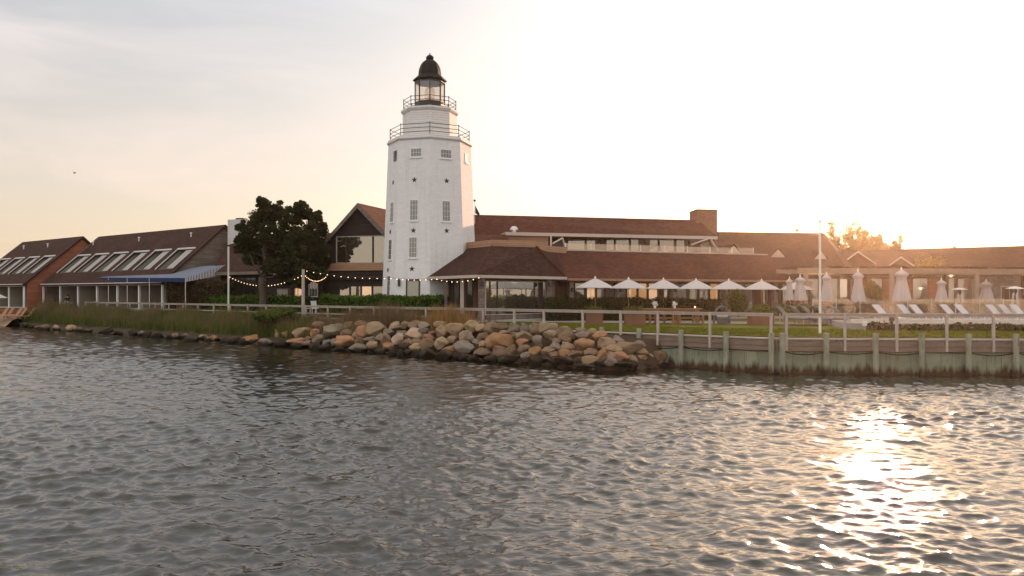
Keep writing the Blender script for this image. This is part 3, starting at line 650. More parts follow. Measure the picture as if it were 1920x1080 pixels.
# ------------------------------------------------------------------ restaurant wing with a roof terrace and rear range
wg = T('restaurant_wing', 'long low restaurant wing with brown shingle roof and glazed front behind the open umbrellas', 'building', (12, 60, 1.7))
a, b2 = V(4.0, 57.4, 4.62), V(23.3, 65.8, 4.62); c2, d2 = P(1440, 477, 68.9), P(1014, 470, 60.6); c2.z = d2.z = 6.78
dW = (b2-a).normalized(); nW = V(dW.y, -dW.x, 0); dz = V(0,0,-.15)
mb = MB(); mb.slab([a, b2, c2, d2], dz); br = b2+V(-1.5, 6, 0); mb.slab([b2, br, c2], dz); mb.build('roof', m_roof_red, wg)
mb = MB(); mb.obox(a+V(0,0,-.2), b2-a, nW*.06, (0,0,.16)); mb.build('gutter', m_cedar, wg)
mb = MB(); mb.obox(d2+V(0,0,.005), c2-d2, -nW*.15, (0,0,.1)); mb.build('terrace_curb', m_trim, wg)
w0 = a - nW*1.3 - dW*.5; w1 = b2 - nW*1.3; wall(wg, w0, w1, 1.3, 4.47, m_brown)
mb = MB(); mb.obox(V(w0.x, w0.y, 4.33)+nW*.01, w1-w0, nW*1.2, (0,0,.05)); mb.build('soffit', m_brown, wg)
mb = MB(); mb.slab([d2+V(0,.05,-.03), c2+V(0,.05,-.03), c2+V(-1,8,-.03), d2+V(-1,9,-.03)], (0,0,-.12)); mb.build('terrace_floor', m_conc, wg)
wins = [(1077,1096,0),(1099,1116,1),(1118,1133,0),(1175,1194,1),(1196,1213,1),(1215,1233,1),(1235,1252,2),(1268,1288,2),(1291,1308,0),(1310,1328,0),(1330,1346,1),(1376,1392,0),(1396,1412,0),(1425,1441,2),(1444,1460,0),(1466,1480,0)]
for x0, x1, k in wins:
    p, q_ = hit(x0, 548, w0, nW), hit(x1, 548, w0, nW); c = (p+q_)/2; c.z = 3.15
    window(wg, c, dW, nW, (q_-p).length, 2.3, frame=m_frame, pane=(g_dark, g_warm, g_big)[k], nx=1, ny=1, fw=.05)
for x0, x1 in ((1038, 1061), (1136, 1150), (1153, 1172), (1256, 1266), (1350, 1370)):
    p, q_ = hit(x0, 548, w0, nW), hit(x1, 548, w0, nW); p.z = q_.z = 1.7; mb = MB(); mb.obox(p, (q_-p)*1.0, nW*.06, (0,0,2.72)); mb.build('wall_panel', m_mauve if x0 != 1038 else m_brown, wg)
for px in (1068, 1158, 1262, 1362, 1452):
    p = hit(px, 548, a - nW*.25, nW); mb = MB(); mb.obox(V(p.x, p.y, 1.6), dW*.36, -nW*.36, (0,0,2.75)); mb.build('post', m_mauve, wg)
    sconce(wg, V(p.x, p.y, 3.75)+dW*.18, nW)
# rear range: wall along the terrace, flat fascia, high roof
rr = T('rear_range', 'long upper range with reddish roof and terrace doors, rising behind the restaurant wing', 'building', (5, 72, 1.7))
ra, rb = P(1000, 435, 66.5), P(1345, 445.5, 71.0); ra.z = rb.z = 8.6
rdir = (rb-ra).normalized(); rn = V(rdir.y, -rdir.x, 0)
ra = ra - rdir*2.4
R0, R1 = P(880, 401.5, 70.3), P(1308, 412, 75.5); R0.z = R1.z = 10.42
L0 = P(880, 500, 66); L0.z = 8.3; rbe = P(1330, 441, 73.5); rbe.z = 8.75
ra2 = ra - rdir*3.4 - rn*1.2
mb = MB(); mb.slab([V(ra2.x, ra2.y, 7.9), rb-rn*.2+V(0,0,.05), R1, R0], (0,0,-.2)); mb.slab([rb-rn*.2+V(0,0,.05), rb+V(1.5, 10, -.3), R1], (0,0,-.2)); mb.slab([R0, R1, R1+V(-1,6,-3), R0+V(-1,6,-3)], (0,0,-.2)); mb.build('roof', m_roof_red, rr)
# lower roof left part reaching behind the tower
wal = ra - rn*1.1; wbl = rb - rn*1.1 - rdir*.5
wall(rr, ra2-rn*.6, wbl, 1.5, 8.42, m_mauve); wall(rr, wbl, wbl+V(-1, 9, 0), 1.5, 8.4, m_mauve)
mb = MB(); mb.slab([V(ra2.x, ra2.y, 7.55)+rn*3, V(ra.x, ra.y, 7.55)+rn*1.5, V(ra.x, ra.y, 8.35), V(ra2.x, ra2.y, 8.35)], (0,0,-.15)); mb.build('lower_roof', m_roof_red, rr)
mb = MB(); mb.obox(V(ra.x, ra.y, 8.42), rb-ra, -rn*1.3, (0,0,.1)); mb.obox(V(ra.x, ra.y, 8.28)+rn*.05, rb-ra, -rn*.08, (0,0,.27)); mb.build('eave_board', m_trim, rr)
mb = MB(); p0 = ra+rdir*.2; mb.obox(V(p0.x, p0.y, 7.3)-rn*.3, rdir*3.6, -rn*.6, (0,0,1.0)); mb.build('plant_screen', m_cedar, rr)
p0 = ra+rdir*.9-rn*.6; MB().lathe(V(p0.x, p0.y, 8.5), [(.18, 0), (.18, .25), (.36, .27), (.33, .42), (.2, .55), (.06, .6)], 12).build('roof_vent', m_steel, rr)
for x0, x1, m_ in ((1064,1097,1),(1099,1117,0),(1136,1152,0),(1154,1180,1),(1182,1198,0),(1217,1234,0),(1236,1264,1),(1267,1284,0)):
    p, q_ = hit(x0, 460, wal, rn), hit(x1, 460, wal, rn); c = (p+q_)/2; c.z = 7.5
    window(rr, c, rdir, rn, (q_-p).length, 1.55, frame=m_frame, pane=g_dark, nx=1, ny=1, name='terrace_door', fw=.05)
for px in (1125, 1208, 1291): sconce(rr, hit(px, 455, wal, rn), rn, .4)
def brace(pxa, pxb, flip):
    p, q_ = P(pxa, 472, 66), P(pxb, 472, 66.8); mb = MB(); pk = p.lerp(q_, .72 if flip else .72); 
    for s, e in ((V(p.x, p.y, 7.5 if flip else 7.6), V(pk.x, pk.y, 8.1)), (V(pk.x, pk.y, 8.1), V(q_.x, q_.y, 7.0))): mb.tube([s, e], .07, 6)
    mb.build('brace', m_trim, rr)
brace(1036, 1062, 0); brace(1296, 1346, 1)
mb = MB(); p = P(1033, 450, 66); mb.box(p.x-.07, p.x+.07, 65.95, 66.09, 6.8, 8.3); mb.build('post', m_trim, rr)
mb = MB(); p = P(1285, 440, 70); q_ = P(1343, 440, 72); mb.slab([V(p.x+1.4, p.y, 6.8), V(q_.x, q_.y, 6.8), V(q_.x, q_.y, 8.0), V(q_.x-.7, q_.y, 8.3), V(p.x+1.4,p.y, 7.7)], (-.1,.2,0)); mb.build('end_panel', m_grey_sh, rr)
# glass balustrade on the terrace
gb = T('terrace_balustrade', 'low glass balustrade with short steel posts on the roof terrace edge', 'balustrade', (d2.x, d2.y, 6.78))
s0, s1 = d2+dW*2.1, c2-dW*1.5
for i in range(9): p = s0.lerp(s1, i/8); mb = MB(); mb.tube([p+V(0,.25,-.02), p+V(0,.25,.62)], .035, 6); mb.build('post', m_white, gb)
mb = MB(); mb.slab([s0+V(0,.25,.08), s1+V(0,.25,.08), s1+V(0,.25,.58), s0+V(0,.25,.58)], (0,.02,0)); mb.build('glass_panel', m_lglass, gb)
# brick stair tower with chimney shape
t = T('brick_tower', 'square reddish brick stair tower at the right end of the high roof', 'tower', (16, 76, 1.7))
p, q_ = P(1307, 440, 74.5), P(1345, 440, 75.0); c_ = P(1293, 440, 77.2); zt_ = 3.5+156.5/1500*74.5
mb = MB(); mb.slab([V(p.x,p.y,5), V(q_.x,q_.y,5), V(q_.x-.8,q_.y+2.6,5), V(c_.x,c_.y,5)], (0,0,zt_-5)); mb.build('brick_shaft', m_brickred, t)
mb = MB(); mb.slab([V(p.x-.04,p.y-.05,zt_), V(q_.x+.05,q_.y-.05,zt_), V(q_.x-.75,q_.y+2.7,zt_), V(c_.x-.06,c_.y,zt_)], (0,0,.07)); mb.build('coping', m_brown, t)
# flag poles behind the tower
t = T('rooftop_flagpole', 'short flagpole with ball top and drooping dark pennant beside the lighthouse', 'flagpole', (P(890,402,69).x, 69, 10.0))
p = P(890, 402, 69); mb = MB(); mb.tube([V(p.x,p.y,9.5), V(p.x,p.y,11.4)], .03, 6); mb.build('pole', m_steel, t); MB().lathe(V(p.x,p.y,11.4), [(.03,0),(.1,.05),(.11,.12),(.05,.2)], 8).build('ball_finial', m_black, t)
mb = MB(); mb.slab([V(p.x+.05,p.y,11.1), V(p.x+.45,p.y+.1,10.35), V(p.x+.35,p.y,10.2), V(p.x+.05,p.y-.1,10.4)], (0,.05,0)); mb.build('pennant', m_bluedk, t)
# ------------------------------------------------------------------ second roof to the right with three dormers
t = T('dormered_house', 'broad brown roofed house with three small pale dormers, behind the right umbrellas', 'building', (30, 80, 1.7))
a, b2 = P(1330, 506, 75), P(1592, 506, 79); a.z = b2.z = 5.6; c2, d2 = P(1545, 435, 85), P(1330, 432, 83); c2.z = d2.z = 9.9
mb = MB(); mb.slab([a, b2, c2, d2], (0,0,-.2)); br = P(1615, 500, 92); br.z = 5.6; mb.slab([b2, br, c2], (0,0,-.2)); rf = mb.build('roof', m_roof, t)
dd = (b2-a).normalized(); nn = V(dd.y, -dd.x, 0); wall(t, a-nn*.6+V(0,0,0), b2-nn*.6-dd*.5, 1.5, 5.4, m_brown); wall(t, b2-nn*.6-dd*.5, br-V(1,0,0), 1.5, 5.4, m_brown)
rn_ = (b2-a).cross(d2-a).normalized()
for px, py, w_ in ((1373, 471, 1.4), (1456, 478, 1.5), (1536, 481, 1.3)):
    p = hit(px, py+7, a, rn_); 
    do = MB(); f0 = p+nn*.25; h = .95
    do.slab([f0-dd*w_/2, f0+dd*w_/2, f0+dd*w_/2+V(0,0,.25), f0+V(0,0,h), f0-dd*w_/2+V(0,0,.25)], -nn*1.6); d_ = do.build('dormer', m_trim, rf)
    r2 = MB()
    for sgn in (-1, 1): r2.slab([f0+nn*.1+V(0,0,h+.03), f0+nn*.1+dd*sgn*(w_/2+.12)+V(0,0,.16), f0-nn*1.8+dd*sgn*(w_/2+.12)+V(0,0,.16), f0-nn*1.8+V(0,0,h+.03)], (0,0,.08))
    r2.build('dormer_roof', m_roof, d_)
for i in range(5): c = V(0,0,0)+a.lerp(b2, .45+.12*i)-nn*.6; c.z = 3.2; window(t, c, dd, nn, 1.3, 1.8, frame=m_frame, pane=g_dark, nx=2, ny=1)
# far right long house
t = T('long_house', 'far right long low house with a dark brown roof rising towards the picture edge', 'building', (50, 88, 1.7))
a, b2 = P(1575, 512, 90), P(2060, 514, 76); a.z = b2.z = 5.7; d2, c2 = P(1578, 470.5, 97), P(2060, 456, 83); c2.z = d2.z = 8.65
mb = MB(); mb.slab([a, b2, c2, d2], (0,0,-.2)); mb.slab([d2, c2, c2+V(3,6,-3), d2+V(3,6,-3)], (0,0,-.2)); rf = mb.build('roof', m_roof, t)
dd = (b2-a).normalized(); nn = V(dd.y, -dd.x, 0)
nn = nn if nn.y < 0 else -nn
wall(t, a-nn*.7, b2-nn*.7, 1.5, 5.6, m_mauve)
rn_ = (b2-a).cross(d2-a).normalized()
for px, py, w_ in ((1613, 489, 1.9), (1693, 500, 1.9)):
    p = hit(px, py, a, rn_); r2 = MB()
    for sgn in (-1, 1): r2.slab([p+nn*1.0+V(0,0,1.0), p+nn*1.0+dd*sgn*w_+V(0,0,-.4), p-nn*1.6+dd*sgn*w_+V(0,0,-.4), p-nn*1.6+V(0,0,1.0)], (0,0,.1))
    r2.slab([p+nn*.8+dd*w_*.95+V(0,0,-.4), p+nn*.8-dd*w_*.95+V(0,0,-.4), p+nn*.8+V(0,0,.95)], -nn*.1)
    g = r2.build('cross_gable', m_roof, rf)
    r3 = MB()
    for sgn in (-1, 1): r3.slab([p+nn*1.02+V(0,0,.9), p+nn*1.02+dd*sgn*w_+V(0,0,-.5), p+nn*1.02+dd*sgn*w_+V(0,0,-.33), p+nn*1.02+V(0,0,1.1)], nn*.05)
    r3.build('rake_board', m_trim, g)
for i in range(9):
    c = a.lerp(b2, .06+.105*i)-nn*.7; c.z = 3.5; window(t, c, dd, nn, 1.5, 1.5, frame=m_trim, pane=(g_dark, g_big)[i % 3 == 1], nx=2, ny=1, fw=.08)
# ------------------------------------------------------------------ pergola
t = T('pergola', 'long timber pergola with pale beam across the right side behind the closed umbrellas', 'pergola', (30, 60, 1.7))
ga_, gb_ = P(1496, 505, 62), P(2050, 512, 54); ga_.z = 5.35; gb_.z = 5.0; gd = gb_-ga_
mb = MB(); mb.obox(ga_+V(0,0,-.2), gd, (0,.18,0), (0,0,.32)); mb.obox(ga_+V(-.3,4,-.2), gd, (0,.18,0), (0,0,.32)); mb.build('beam', m_beam, t)
for i in range(34):
    p = ga_.lerp(gb_, i/34+.01); mb = MB(); mb.obox(p+V(0,-.4,.125), (.09,0,0), (0,4.9,0), (0,0,.16)); mb.build('rafter', m_brown, t)
for px, Y in ((1511, 61.5), (1672, 59.2), (1831, 57), (1990, 55)):
    for k in (0, 4): p = P(px, 500, Y); mb = MB(); mb.box(p.x-.14, p.x+.14, Y+k-.1, Y+k+.14, 1.5, 5.0); mb.build('post', m_beam if k == 0 else m_brown, t)
# bar building in the shade under the pergola
t = T('pool_house', 'dark reddish pool house wall in the shade under the pergola', 'building', (32, 66, 1.7))
p, q_ = P(1500, 560, 68), P(1835, 560, 65); p.z = q_.z = 1.5; dd = (q_-p).normalized(); nn = V(dd.y, -dd.x, 0)
mb = MB(); mb.obox(p, q_-p, -nn*3.5, (0,0,3.2)); mb.build('wall', m_redwood, t)
mb = MB(); mb.obox(p+V(-.3,0,3.2)+nn*.4, (q_-p)+V(.6,0,0), -nn*4.2, (0,0,.14)); mb.build('flat_roof', m_brown, t)
for px in (1520, 1560, 1585, 1640, 1725, 1775, 1810):
    window(t, hit(px, 545, p, nn), dd, nn, 1.25, 2.1, frame=m_frame, pane=g_dark if px != 1585 else g_big, nx=1, ny=1)
for i, (px, py, Y) in enumerate(((1783, 516.5, 60), (1726, 540, 62))):
    o = P(px, py, Y); l = T('pendant_lamp', ('glowing pendant lamp just under the pergola beam', 'glowing lamp in front of the red pool house wall')[i], 'lamp', tuple(o))
    MB().lathe(o, [(.05,.1),(.14,.04),(.26,0),(.25,-.03)], 10).build('lamp_shade', m_white, l); MB().lathe(o, [(.08,-.02),(.11,-.06),(.05,-.12)], 8).build('bulb', m_bulb, l)
    mb = MB(); mb.tube([o+V(0,0,.1), V(o.x,o.y,5.2)], .012, 5); mb.build('cable', m_black, l)
# raised pool deck
mb = MB(); fx0 = 17.6
p0, p1 = V(fx0, 41.3, 0), V(60, 37.0, 0); vs = [p0, p1, V(60, 62, 0), V(fx0+4, 62, 0)]
mb.slab([v+V(0,0,1.2) for v in vs], (0,0,.72)); pd = mb.build('pool_deck', m_conc); struct(pd)
t = T('pool_coping', 'pale stepped coping along the front of the raised pool deck', 'pool edge', (p0.x, p0.y, 1.92))
dd = p1-p0; nn = V(dd.y, -dd.x, 0).normalized()
mb = MB(); mb.obox(V(p0.x,p0.y,1.923)+nn*.06, dd, -nn*.6, (0,0,.07)); mb.build('front_coping', m_cap, t); mb = MB(); mb.obox(V(p0.x+1,p0.y+2.6,1.923), dd, V(0,.5,0), (0,0,.16)); mb.build('inner_coping', m_cap, t)
# water of the pool
mb = MB(); mb.poly([V(22,45,1.927), V(50,42,1.927), V(50,43.6,1.927), V(22,46.9,1.927)]); o = mb.build('pool_water', g_big); struct(o)
# ------------------------------------------------------------------ foliage builders
def leaf_mesh(name, ctr, size, mat, parent=None, flat=0.0, aspect=1.8):
    ctr = np.asarray(ctr, float); n = len(ctr); s = size*rng.uniform(.6, 1.4, (n, 1))
    a = rng.normal(size=(n, 3)); a /= np.linalg.norm(a, axis=1, keepdims=True)
    b_ = rng.normal(size=(n, 3)); b_[:, 2] *= (1-flat); b_ -= a*(a*b_).sum(1, keepdims=True); b_ /= np.linalg.norm(b_, axis=1, keepdims=True)
    A = a*s*aspect*.5; B = b_*s*.5
    vs = np.stack([ctr-A, ctr+B, ctr+A, ctr-B], 1).reshape(-1, 3)
    return npmesh(name, vs, np.arange(4*n).reshape(-1, 4), mat, parent)
def clumps(cen, rad, n, shell=.55):            # n points in ellipsoid clumps
    cen = np.asarray(cen); rad = np.asarray(rad); k = rng.integers(0, len(cen), n); u = rng.normal(size=(n, 3)); u /= np.linalg.norm(u, axis=1, keepdims=True)
    r = rng.uniform(shell**3, 1, (n, 1))**(1/3); return cen[k] + u*r*rad[k]
def hedge(label, a, b2, depth, z0, z1, n, mat=m_leaf):
    a, b2 = Vector(a), Vector(b2); t = T('hedge', label, 'hedge', (a.x, a.y, z0)); dd = b2-a; nn = V(-dd.y, dd.x, 0).normalized(); nn = nn if nn.y > 0 else -nn
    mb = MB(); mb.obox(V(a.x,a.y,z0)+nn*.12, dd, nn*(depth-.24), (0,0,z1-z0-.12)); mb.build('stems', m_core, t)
    u = rng.uniform(0, 1, n); w = rng.uniform(0, 1, n); z = rng.uniform(0, 1, n); k = rng.integers(0, 5, n)
    w = np.where(k < 2, rng.normal(.05, .05, n), w); z = np.where(k == 2, 1+rng.normal(0, .05, n), z); z = np.where(k == 3, 1+rng.normal(0, .04, n), z); w = np.where(k == 4, 1+rng.normal(0, .03, n), w)
    u = np.clip(u, -.0, 1.0); wob = .05*np.sin(u*dd.length*1.3+1)+.035*np.sin(u*dd.length*3.1)+.02*np.sin(u*dd.length*7.7)
    p = np.array(a)[None]*0 + np.stack([a.x+dd.x*u+nn.x*w*depth, a.y+dd.y*u+nn.y*w*depth, z0+(z1-z0)*z+wob*z], 1) + rng.normal(0, .045, (n, 3))
    leaf_mesh('foliage', p, .11, mat, t); return t
def limb(p, q, r0, r1, n=5, j=.08):
    p, q = Vector(p), Vector(q); L_ = (q-p).length
    return [p.lerp(q, i/n) + (V(random.uniform(-1,1), random.uniform(-1,1), random.uniform(-.4,.4))*j*L_*(0 if i in (0,n) else 1)) for i in range(n+1)], [r0+(r1-r0)*i/n for i in range(n+1)]

# big cedar
B0 = P(498, 585, 63); B0.z = 1.6
tr_ = T('cedar_tree', 'big dark evergreen tree with a double crown between the motel and the gabled house', 'tree', tuple(B0))
blobs = []      # crown lobes measured on the photo (px, py, radius px)
for px, py, r in ((500,392,20),(482,410,22),(515,405,26),(545,402,20),(568,398,18),(590,412,18),(604,432,14),(462,432,18),(458,462,17),(480,448,26),(510,438,28),(545,432,28),(575,438,26),(596,456,22),(470,486,16),(490,478,24),(520,470,28),(555,468,28),(585,478,24),(606,492,16),(508,500,20),(540,502,26),(575,508,24),(600,515,14),(560,528,16),(535,525,12),(492,380,12),(560,388,12),(606,470,14),(450,448,10)):
    Y = 63+random.uniform(-2.2, 2); c = P(px, py, Y); blobs.append((c, r*Y/F))
cen, rad = [], []
for c, r in blobs:
    for i in range(24):
        d3 = V(random.gauss(0,1), random.gauss(0,1), random.gauss(0,1)).normalized()*r*random.uniform(.3, 1.05); cen.append(c+d3); k = r*random.uniform(.13, .30); rad.append((k*1.15, k*1.15, k*.8))
leaf_mesh('crown', np.concatenate([clumps(cen, rad, 125000, .1), clumps([c for c, r in blobs], [(r*.9, r*.9, r*.85) for c, r in blobs], 16000, .3)]), .10, m_leafdk, tr_)
mb = MB(); pts, rr_ = limb(B0-V(0,0,.3), P(492, 520, 63), .34, .28, 5, .03); mb.tube(pts, rr_, 10)
fork = P(492, 520, 63)
for px, py, r0 in ((468,478,.13),(500,440,.2),(535,470,.17),(560,450,.14),(590,480,.11),(575,510,.1),(520,400,.1)):
    q_ = P(px, py, 63+random.uniform(-1.2,1.2)); pts, rr_ = limb(fork, q_, r0, .03, 6, .06); mb.tube(pts, rr_, 7)
    for k in range(4):
        s = pts[random.randint(2,5)]; e = s+V(random.uniform(-1,1), random.uniform(-1,1), random.uniform(0,1))*1.0; p2, r2 = limb(s, e, .04, .012, 3, .1); mb.tube(p2, r2, 5)
mb.build('trunk', m_bark, tr_, True)
# spring trees beyond the roofs
def far_tree(label, px, Y, top_py, w_px, base_z=1.7, n=9000, low_py=500, mat=m_leafgd, ls=.14):
    b0 = P(px, 560, Y); b0.z = base_z; t = T('spring_tree', label, 'tree', tuple(b0), 'trees beyond the houses')
    zt = EYE+(HOR-top_py)/F*Y; w = w_px*Y/F; H = zt-base_z
    mb = MB(); pts, r_ = limb(b0, b0+V(0,0,H*.45), H*.028, H*.018, 4, .02); mb.tube(pts, r_, 8); tips = []
    for i in range(26):
        a = random.uniform(0, 6.28); rr2 = random.uniform(.1, .48)*w; q_ = b0+V(math.cos(a)*rr2, math.sin(a)*rr2*.8, H*(random.uniform(.62, .97)-.22*(rr2/w*2)**2)); s = b0+V(0,0,H*random.uniform(.25,.45))
        p2, r2 = limb(s, q_, H*.012, .02, 5, .07); mb.tube(p2, r2, 5)
        for k in range(7):
            s2 = p2[random.randint(2,5)]; e = s2+V(random.gauss(0,1), random.gauss(0,1), random.gauss(.4,.7))*w*.09; p3, r3 = limb(s2, e, .022, .008, 3, .12); mb.tube(p3, r3, 4); tips.append((e, w*.06)); tips.append((s2.lerp(e,.5), w*.045))
    mb.build('trunk', m_bark, t, True)
    leaf_mesh('crown', clumps([x[0] for x in tips], [(x[1],)*3 for x in tips], n, .1), ls, mat, t); return t
far_tree('sparse golden spring tree just right of the dormered roof', 1588, 108, 421, 135, n=42000)
far_tree('golden spring tree, rightmost of the pair between the dormered roof and the long house', 1638, 112, 428, 100, n=32000)
far_tree('thin bare-topped tree peeking over the dormered roof ridge, left one', 1450, 120, 421, 50, n=3000)
far_tree('thin bare-topped tree peeking over the dormered roof ridge, right one', 1488, 122, 423, 50, n=3000)
far_tree('small tree top just showing over the ridge of the far right house', 1790, 118, 453, 44, n=2500)
def shrub(label, px, py0, py1, w_px, Y, mat, n=5000, nm='shrub', ls=.08, z0=None, trunk=True):
    zb = EYE+(HOR-py1)/F*Y if z0 is None else z0; zt = EYE+(HOR-py0)/F*Y; x = (px-960)/F*Y; w = w_px*Y/F; h = zt-zb
    t = T(nm, label, 'shrub', (x, Y, zb)); cen, rad = [], []
    for i in range(26):
        u = V(random.gauss(0,1), random.gauss(0,1), random.gauss(0,1)).normalized()*random.uniform(.4,.85); cen.append((x+u.x*w/2, Y+u.y*w/2, zb+h*(.52+.46*u.z))); k = random.uniform(.14,.24); rad.append((w*k, w*k, h*k))
    leaf_mesh('foliage', clumps(cen, rad, n, .2), ls, mat, t)
    mb = MB()
    for i in range(5): p2, r2 = limb(V(x+random.uniform(-.05,.05), Y, zb-.05), V(x+random.uniform(-.3,.3)*w, Y+random.uniform(-.3,.3)*w, zb+h*.75), .03, .01, 3, .08); mb.tube(p2, r2, 5)
    mb.build('stems', m_bark, t); return t
hedge('clipped green hedge left of the wooden light post, under the tree', P(340,575,73), P(563,575,61), 1.2, 1.55, 3.14, 9000)
hedge('clipped green hedge in front of the lighthouse foot', P(597,575,59), P(826,575,54.5), 1.2, 1.6, 3.16, 12000)
hedge('dark hedge in front of the restaurant wing windows', P(1030,575,53.5), P(1248,575,56), .9, 1.6, 3.02, 7000, m_leafdk)
hedge('dark hedge along the restaurant wing behind the long table, right part', P(1262,575,56.3), P(1352,575,58), .9, 1.6, 2.95, 3500, m_leafdk)
hedge('tall brown ivy screen under the awning, left of the white pole', P(312,575,72.8), P(421,575,69), .9, 1.6, 4.3, 15000, m_ivy)
hedge('low dark planting at the foot of the raised pool deck', (18.0,40.3,0), (45,37.6,0), .6, 1.5, 1.85, 6000, m_leafdk)
shrub('big green bush at the shore behind the railing left of the wooden light post', 514, 571, 616, 96, 57.6, m_reed, 9000, z0=1.2)
shrub('dark shrub in front of the pavilion corner beside the hedge', 1058, 552, 576, 32, 54.5, m_leafdk, 2500)
shrub('olive shrub among the open umbrellas', 1384, 545, 592, 42, 51.5, m_leafol, 5000)
shrub('round golden shrub between the closed umbrellas', 1634, 527, 590, 52, 52, m_leafgd, 8000, z0=1.9)
shrub('golden loose shrub standing behind the pergola beam', 1745, 478, 560, 74, 72, m_leafgd, 4000)
shrub('low olive planting behind the dark lounge chairs, left part', 1500, 568, 592, 90, 51.5, m_leafol, 5000)
shrub('low olive planting behind the white loungers, left part', 1590, 562, 590, 70, 50.6, m_leafol, 5000, z0=1.9)
shrub('low olive planting between the white loungers', 1745, 562, 586, 110, 53, m_leafol, 7000, z0=1.9)
shrub('low olive planting behind the rightmost white loungers', 1850, 566, 586, 90, 54, m_leafol, 5000, z0=1.9)
shrub('pale ornamental grass clump behind the railing, right of the round wicker chair', 1428, 570, 592, 44, 49.8, m_leafol, 2500)

# ------------------------------------------------------------------ reeds and grass (uncountable)
def blades(name, label, base, h, w, mat, lean=.18):
    base = np.asarray(base); n = len(base); a = rng.uniform(0, 6.28, n); hh = h*rng.uniform(.5, 1.25, n)*(1+.35*np.clip((-38-base[:,0])/6, 0, 1))*(1+.16*np.sin(base[:,0]*1.9+base[:,1]*.7)+.12*np.sin(base[:,0]*4.3-base[:,1]*1.1)+.1*np.sin(base[:,0]*.6)); l = np.stack([np.cos(a), np.sin(a), np.zeros(n)], 1)*(lean*hh*rng.uniform(.2, 1.6, n))[:, None]
    b2 = rng.uniform(0, 6.28, n); s = np.stack([np.cos(b2), np.sin(b2), np.zeros(n)], 1)*w/2; up = np.zeros((n,3)); up[:,2] = hh
    v = np.stack([base-s, base+s, base+s*.7+l*.35+up*.55, base-s*.7+l*.35+up*.55, base+l+up+s*.12, base+l+up-s*.12], 1).reshape(-1,3)
    i = np.arange(n)[:,None]*6; f = np.concatenate([i+np.array([[0,1,2,3]]), i+np.array([[3,2,4,5]])]); o = npmesh(name, v, f, mat); return stuff(o, label, 'grass')
def bank_pts(n, x0, x1, t0, t1, dens=None):
    out = []
    while len(out) < n:
        x = random.uniform(x0, x1)
        if dens and random.random() > dens(x): continue
        t_ = random.uniform(t0, t1); w = bankw(x); y = LY(x)-t_*w
        z = np.interp(t_, [-3, 0, .25, .5, .75, 1], [1.6, 1.5, 1.25, .85, .4, -.05]) + .08
        out.append((x, y, z-.15))
    return out
blades('reed_grass', 'tall green reeds on the bank above the shoreline stones at left', bank_pts(30000, -54, -13.5, .04, .75), .72, .05, m_reed)
blades('reed_grass', 'dry brown seed stalks among the reeds', bank_pts(13000, -52, -9, .02, .7, lambda x: .15+.85*sstep(-.25, .3, noise.noise(V(x*.45, 2, 5)))), .98, .028, m_reedb, .1)
blades('beach_grass', 'tan dry grass between the railing and the boulders in the middle', bank_pts(5200, -12.5, -.2, -.06, .3, lambda x: (.3 + .7*sstep(-.2, .3, noise.noise(V(x*.7, 0, 5))))*sstep(-.2, -3.5, x)*sstep(-12.5, -10, x)), 1.15, .022, m_reedb, .14)
blades('beach_grass', 'thick golden grass clump at the boulders below the pavilion', bank_pts(1500, -6.4, -1.8, -.05, .35, lambda x: math.exp(-((x+3.9)/1.1)**2)), 1.2, .024, M('gold_grass', (.42,.24,.09), .8, .3, .8, trans=.3), .2)
def lawnp(n, x0, x1, r0, r1):
    return [(x, LY(x)+r_, gz(x, LY(x)+r_)) for x, r_ in ((random.uniform(x0,x1), random.uniform(r0,r1)) for _ in range(n))]
blades('lawn_blades', 'short mown grass of the lawn strip behind the seawall', lawnp(36000, -12, 26, .2, 8), .09, .03, M('lawn_blade', (.14,.15,.016), .8, .35, 1.2, trans=.3), .5)

# ------------------------------------------------------------------ boulders
def boulder_mesh(seed):
    rs = random.Random(seed); bm = bmesh.new(); bmesh.ops.create_icosphere(bm, subdivisions=4, radius=1)
    planes = [(V(rs.gauss(0,1), rs.gauss(0,1), rs.gauss(0,1)).normalized(), rs.uniform(.55, .86)) for _ in range(12)]
    for v in bm.verts:
        p = v.co.copy()
        for n_, d_ in planes:
            e = p.dot(n_)-d_
            if e > 0: p -= n_*e*.95
        k = 1 + .16*noise.noise(p*1.3+V(seed*3,0,0)) + .07*noise.noise(p*3.1+V(0,seed,0)) + .03*noise.noise(p*8)
        v.co = p*k
    xs = [v.co for v in bm.verts]; mx_ = [max(abs(c[i]) for c in xs) for i in range(3)]
    for v in bm.verts: v.co = V(v.co.x/mx_[0], v.co.y/mx_[1], v.co.z/mx_[2])
    me = bpy.data.meshes.new('boulder'); bm.to_mesh(me); bm.free(); me.materials.append(m_rock); me.shade_smooth(); return me
bms = [boulder_mesh(i+1) for i in range(10)]
CL = {'rust orange': (.31,.165,.09), 'tan': (.27,.19,.12), 'pale tan': (.33,.245,.165), 'brown': (.19,.125,.08), 'grey': (.21,.17,.135), 'dark wet': (.045,.035,.025)}
WL = [(-100,606),(40,613.5),(200,625),(400,641),(560,652.5),(700,661),(860,673),(1000,682),(1150,688),(1250,690)]
def wl(px):
    return float(np.interp(px, [a_[0] for a_ in WL], [a_[1] for a_ in WL]))
def topl(px): return float(np.interp(px, [40,100,300,400,470,560,640,800,940,1040,1130,1190,1250], [611,616,622,625,622,612,606,606,611,613,622,640,660]))
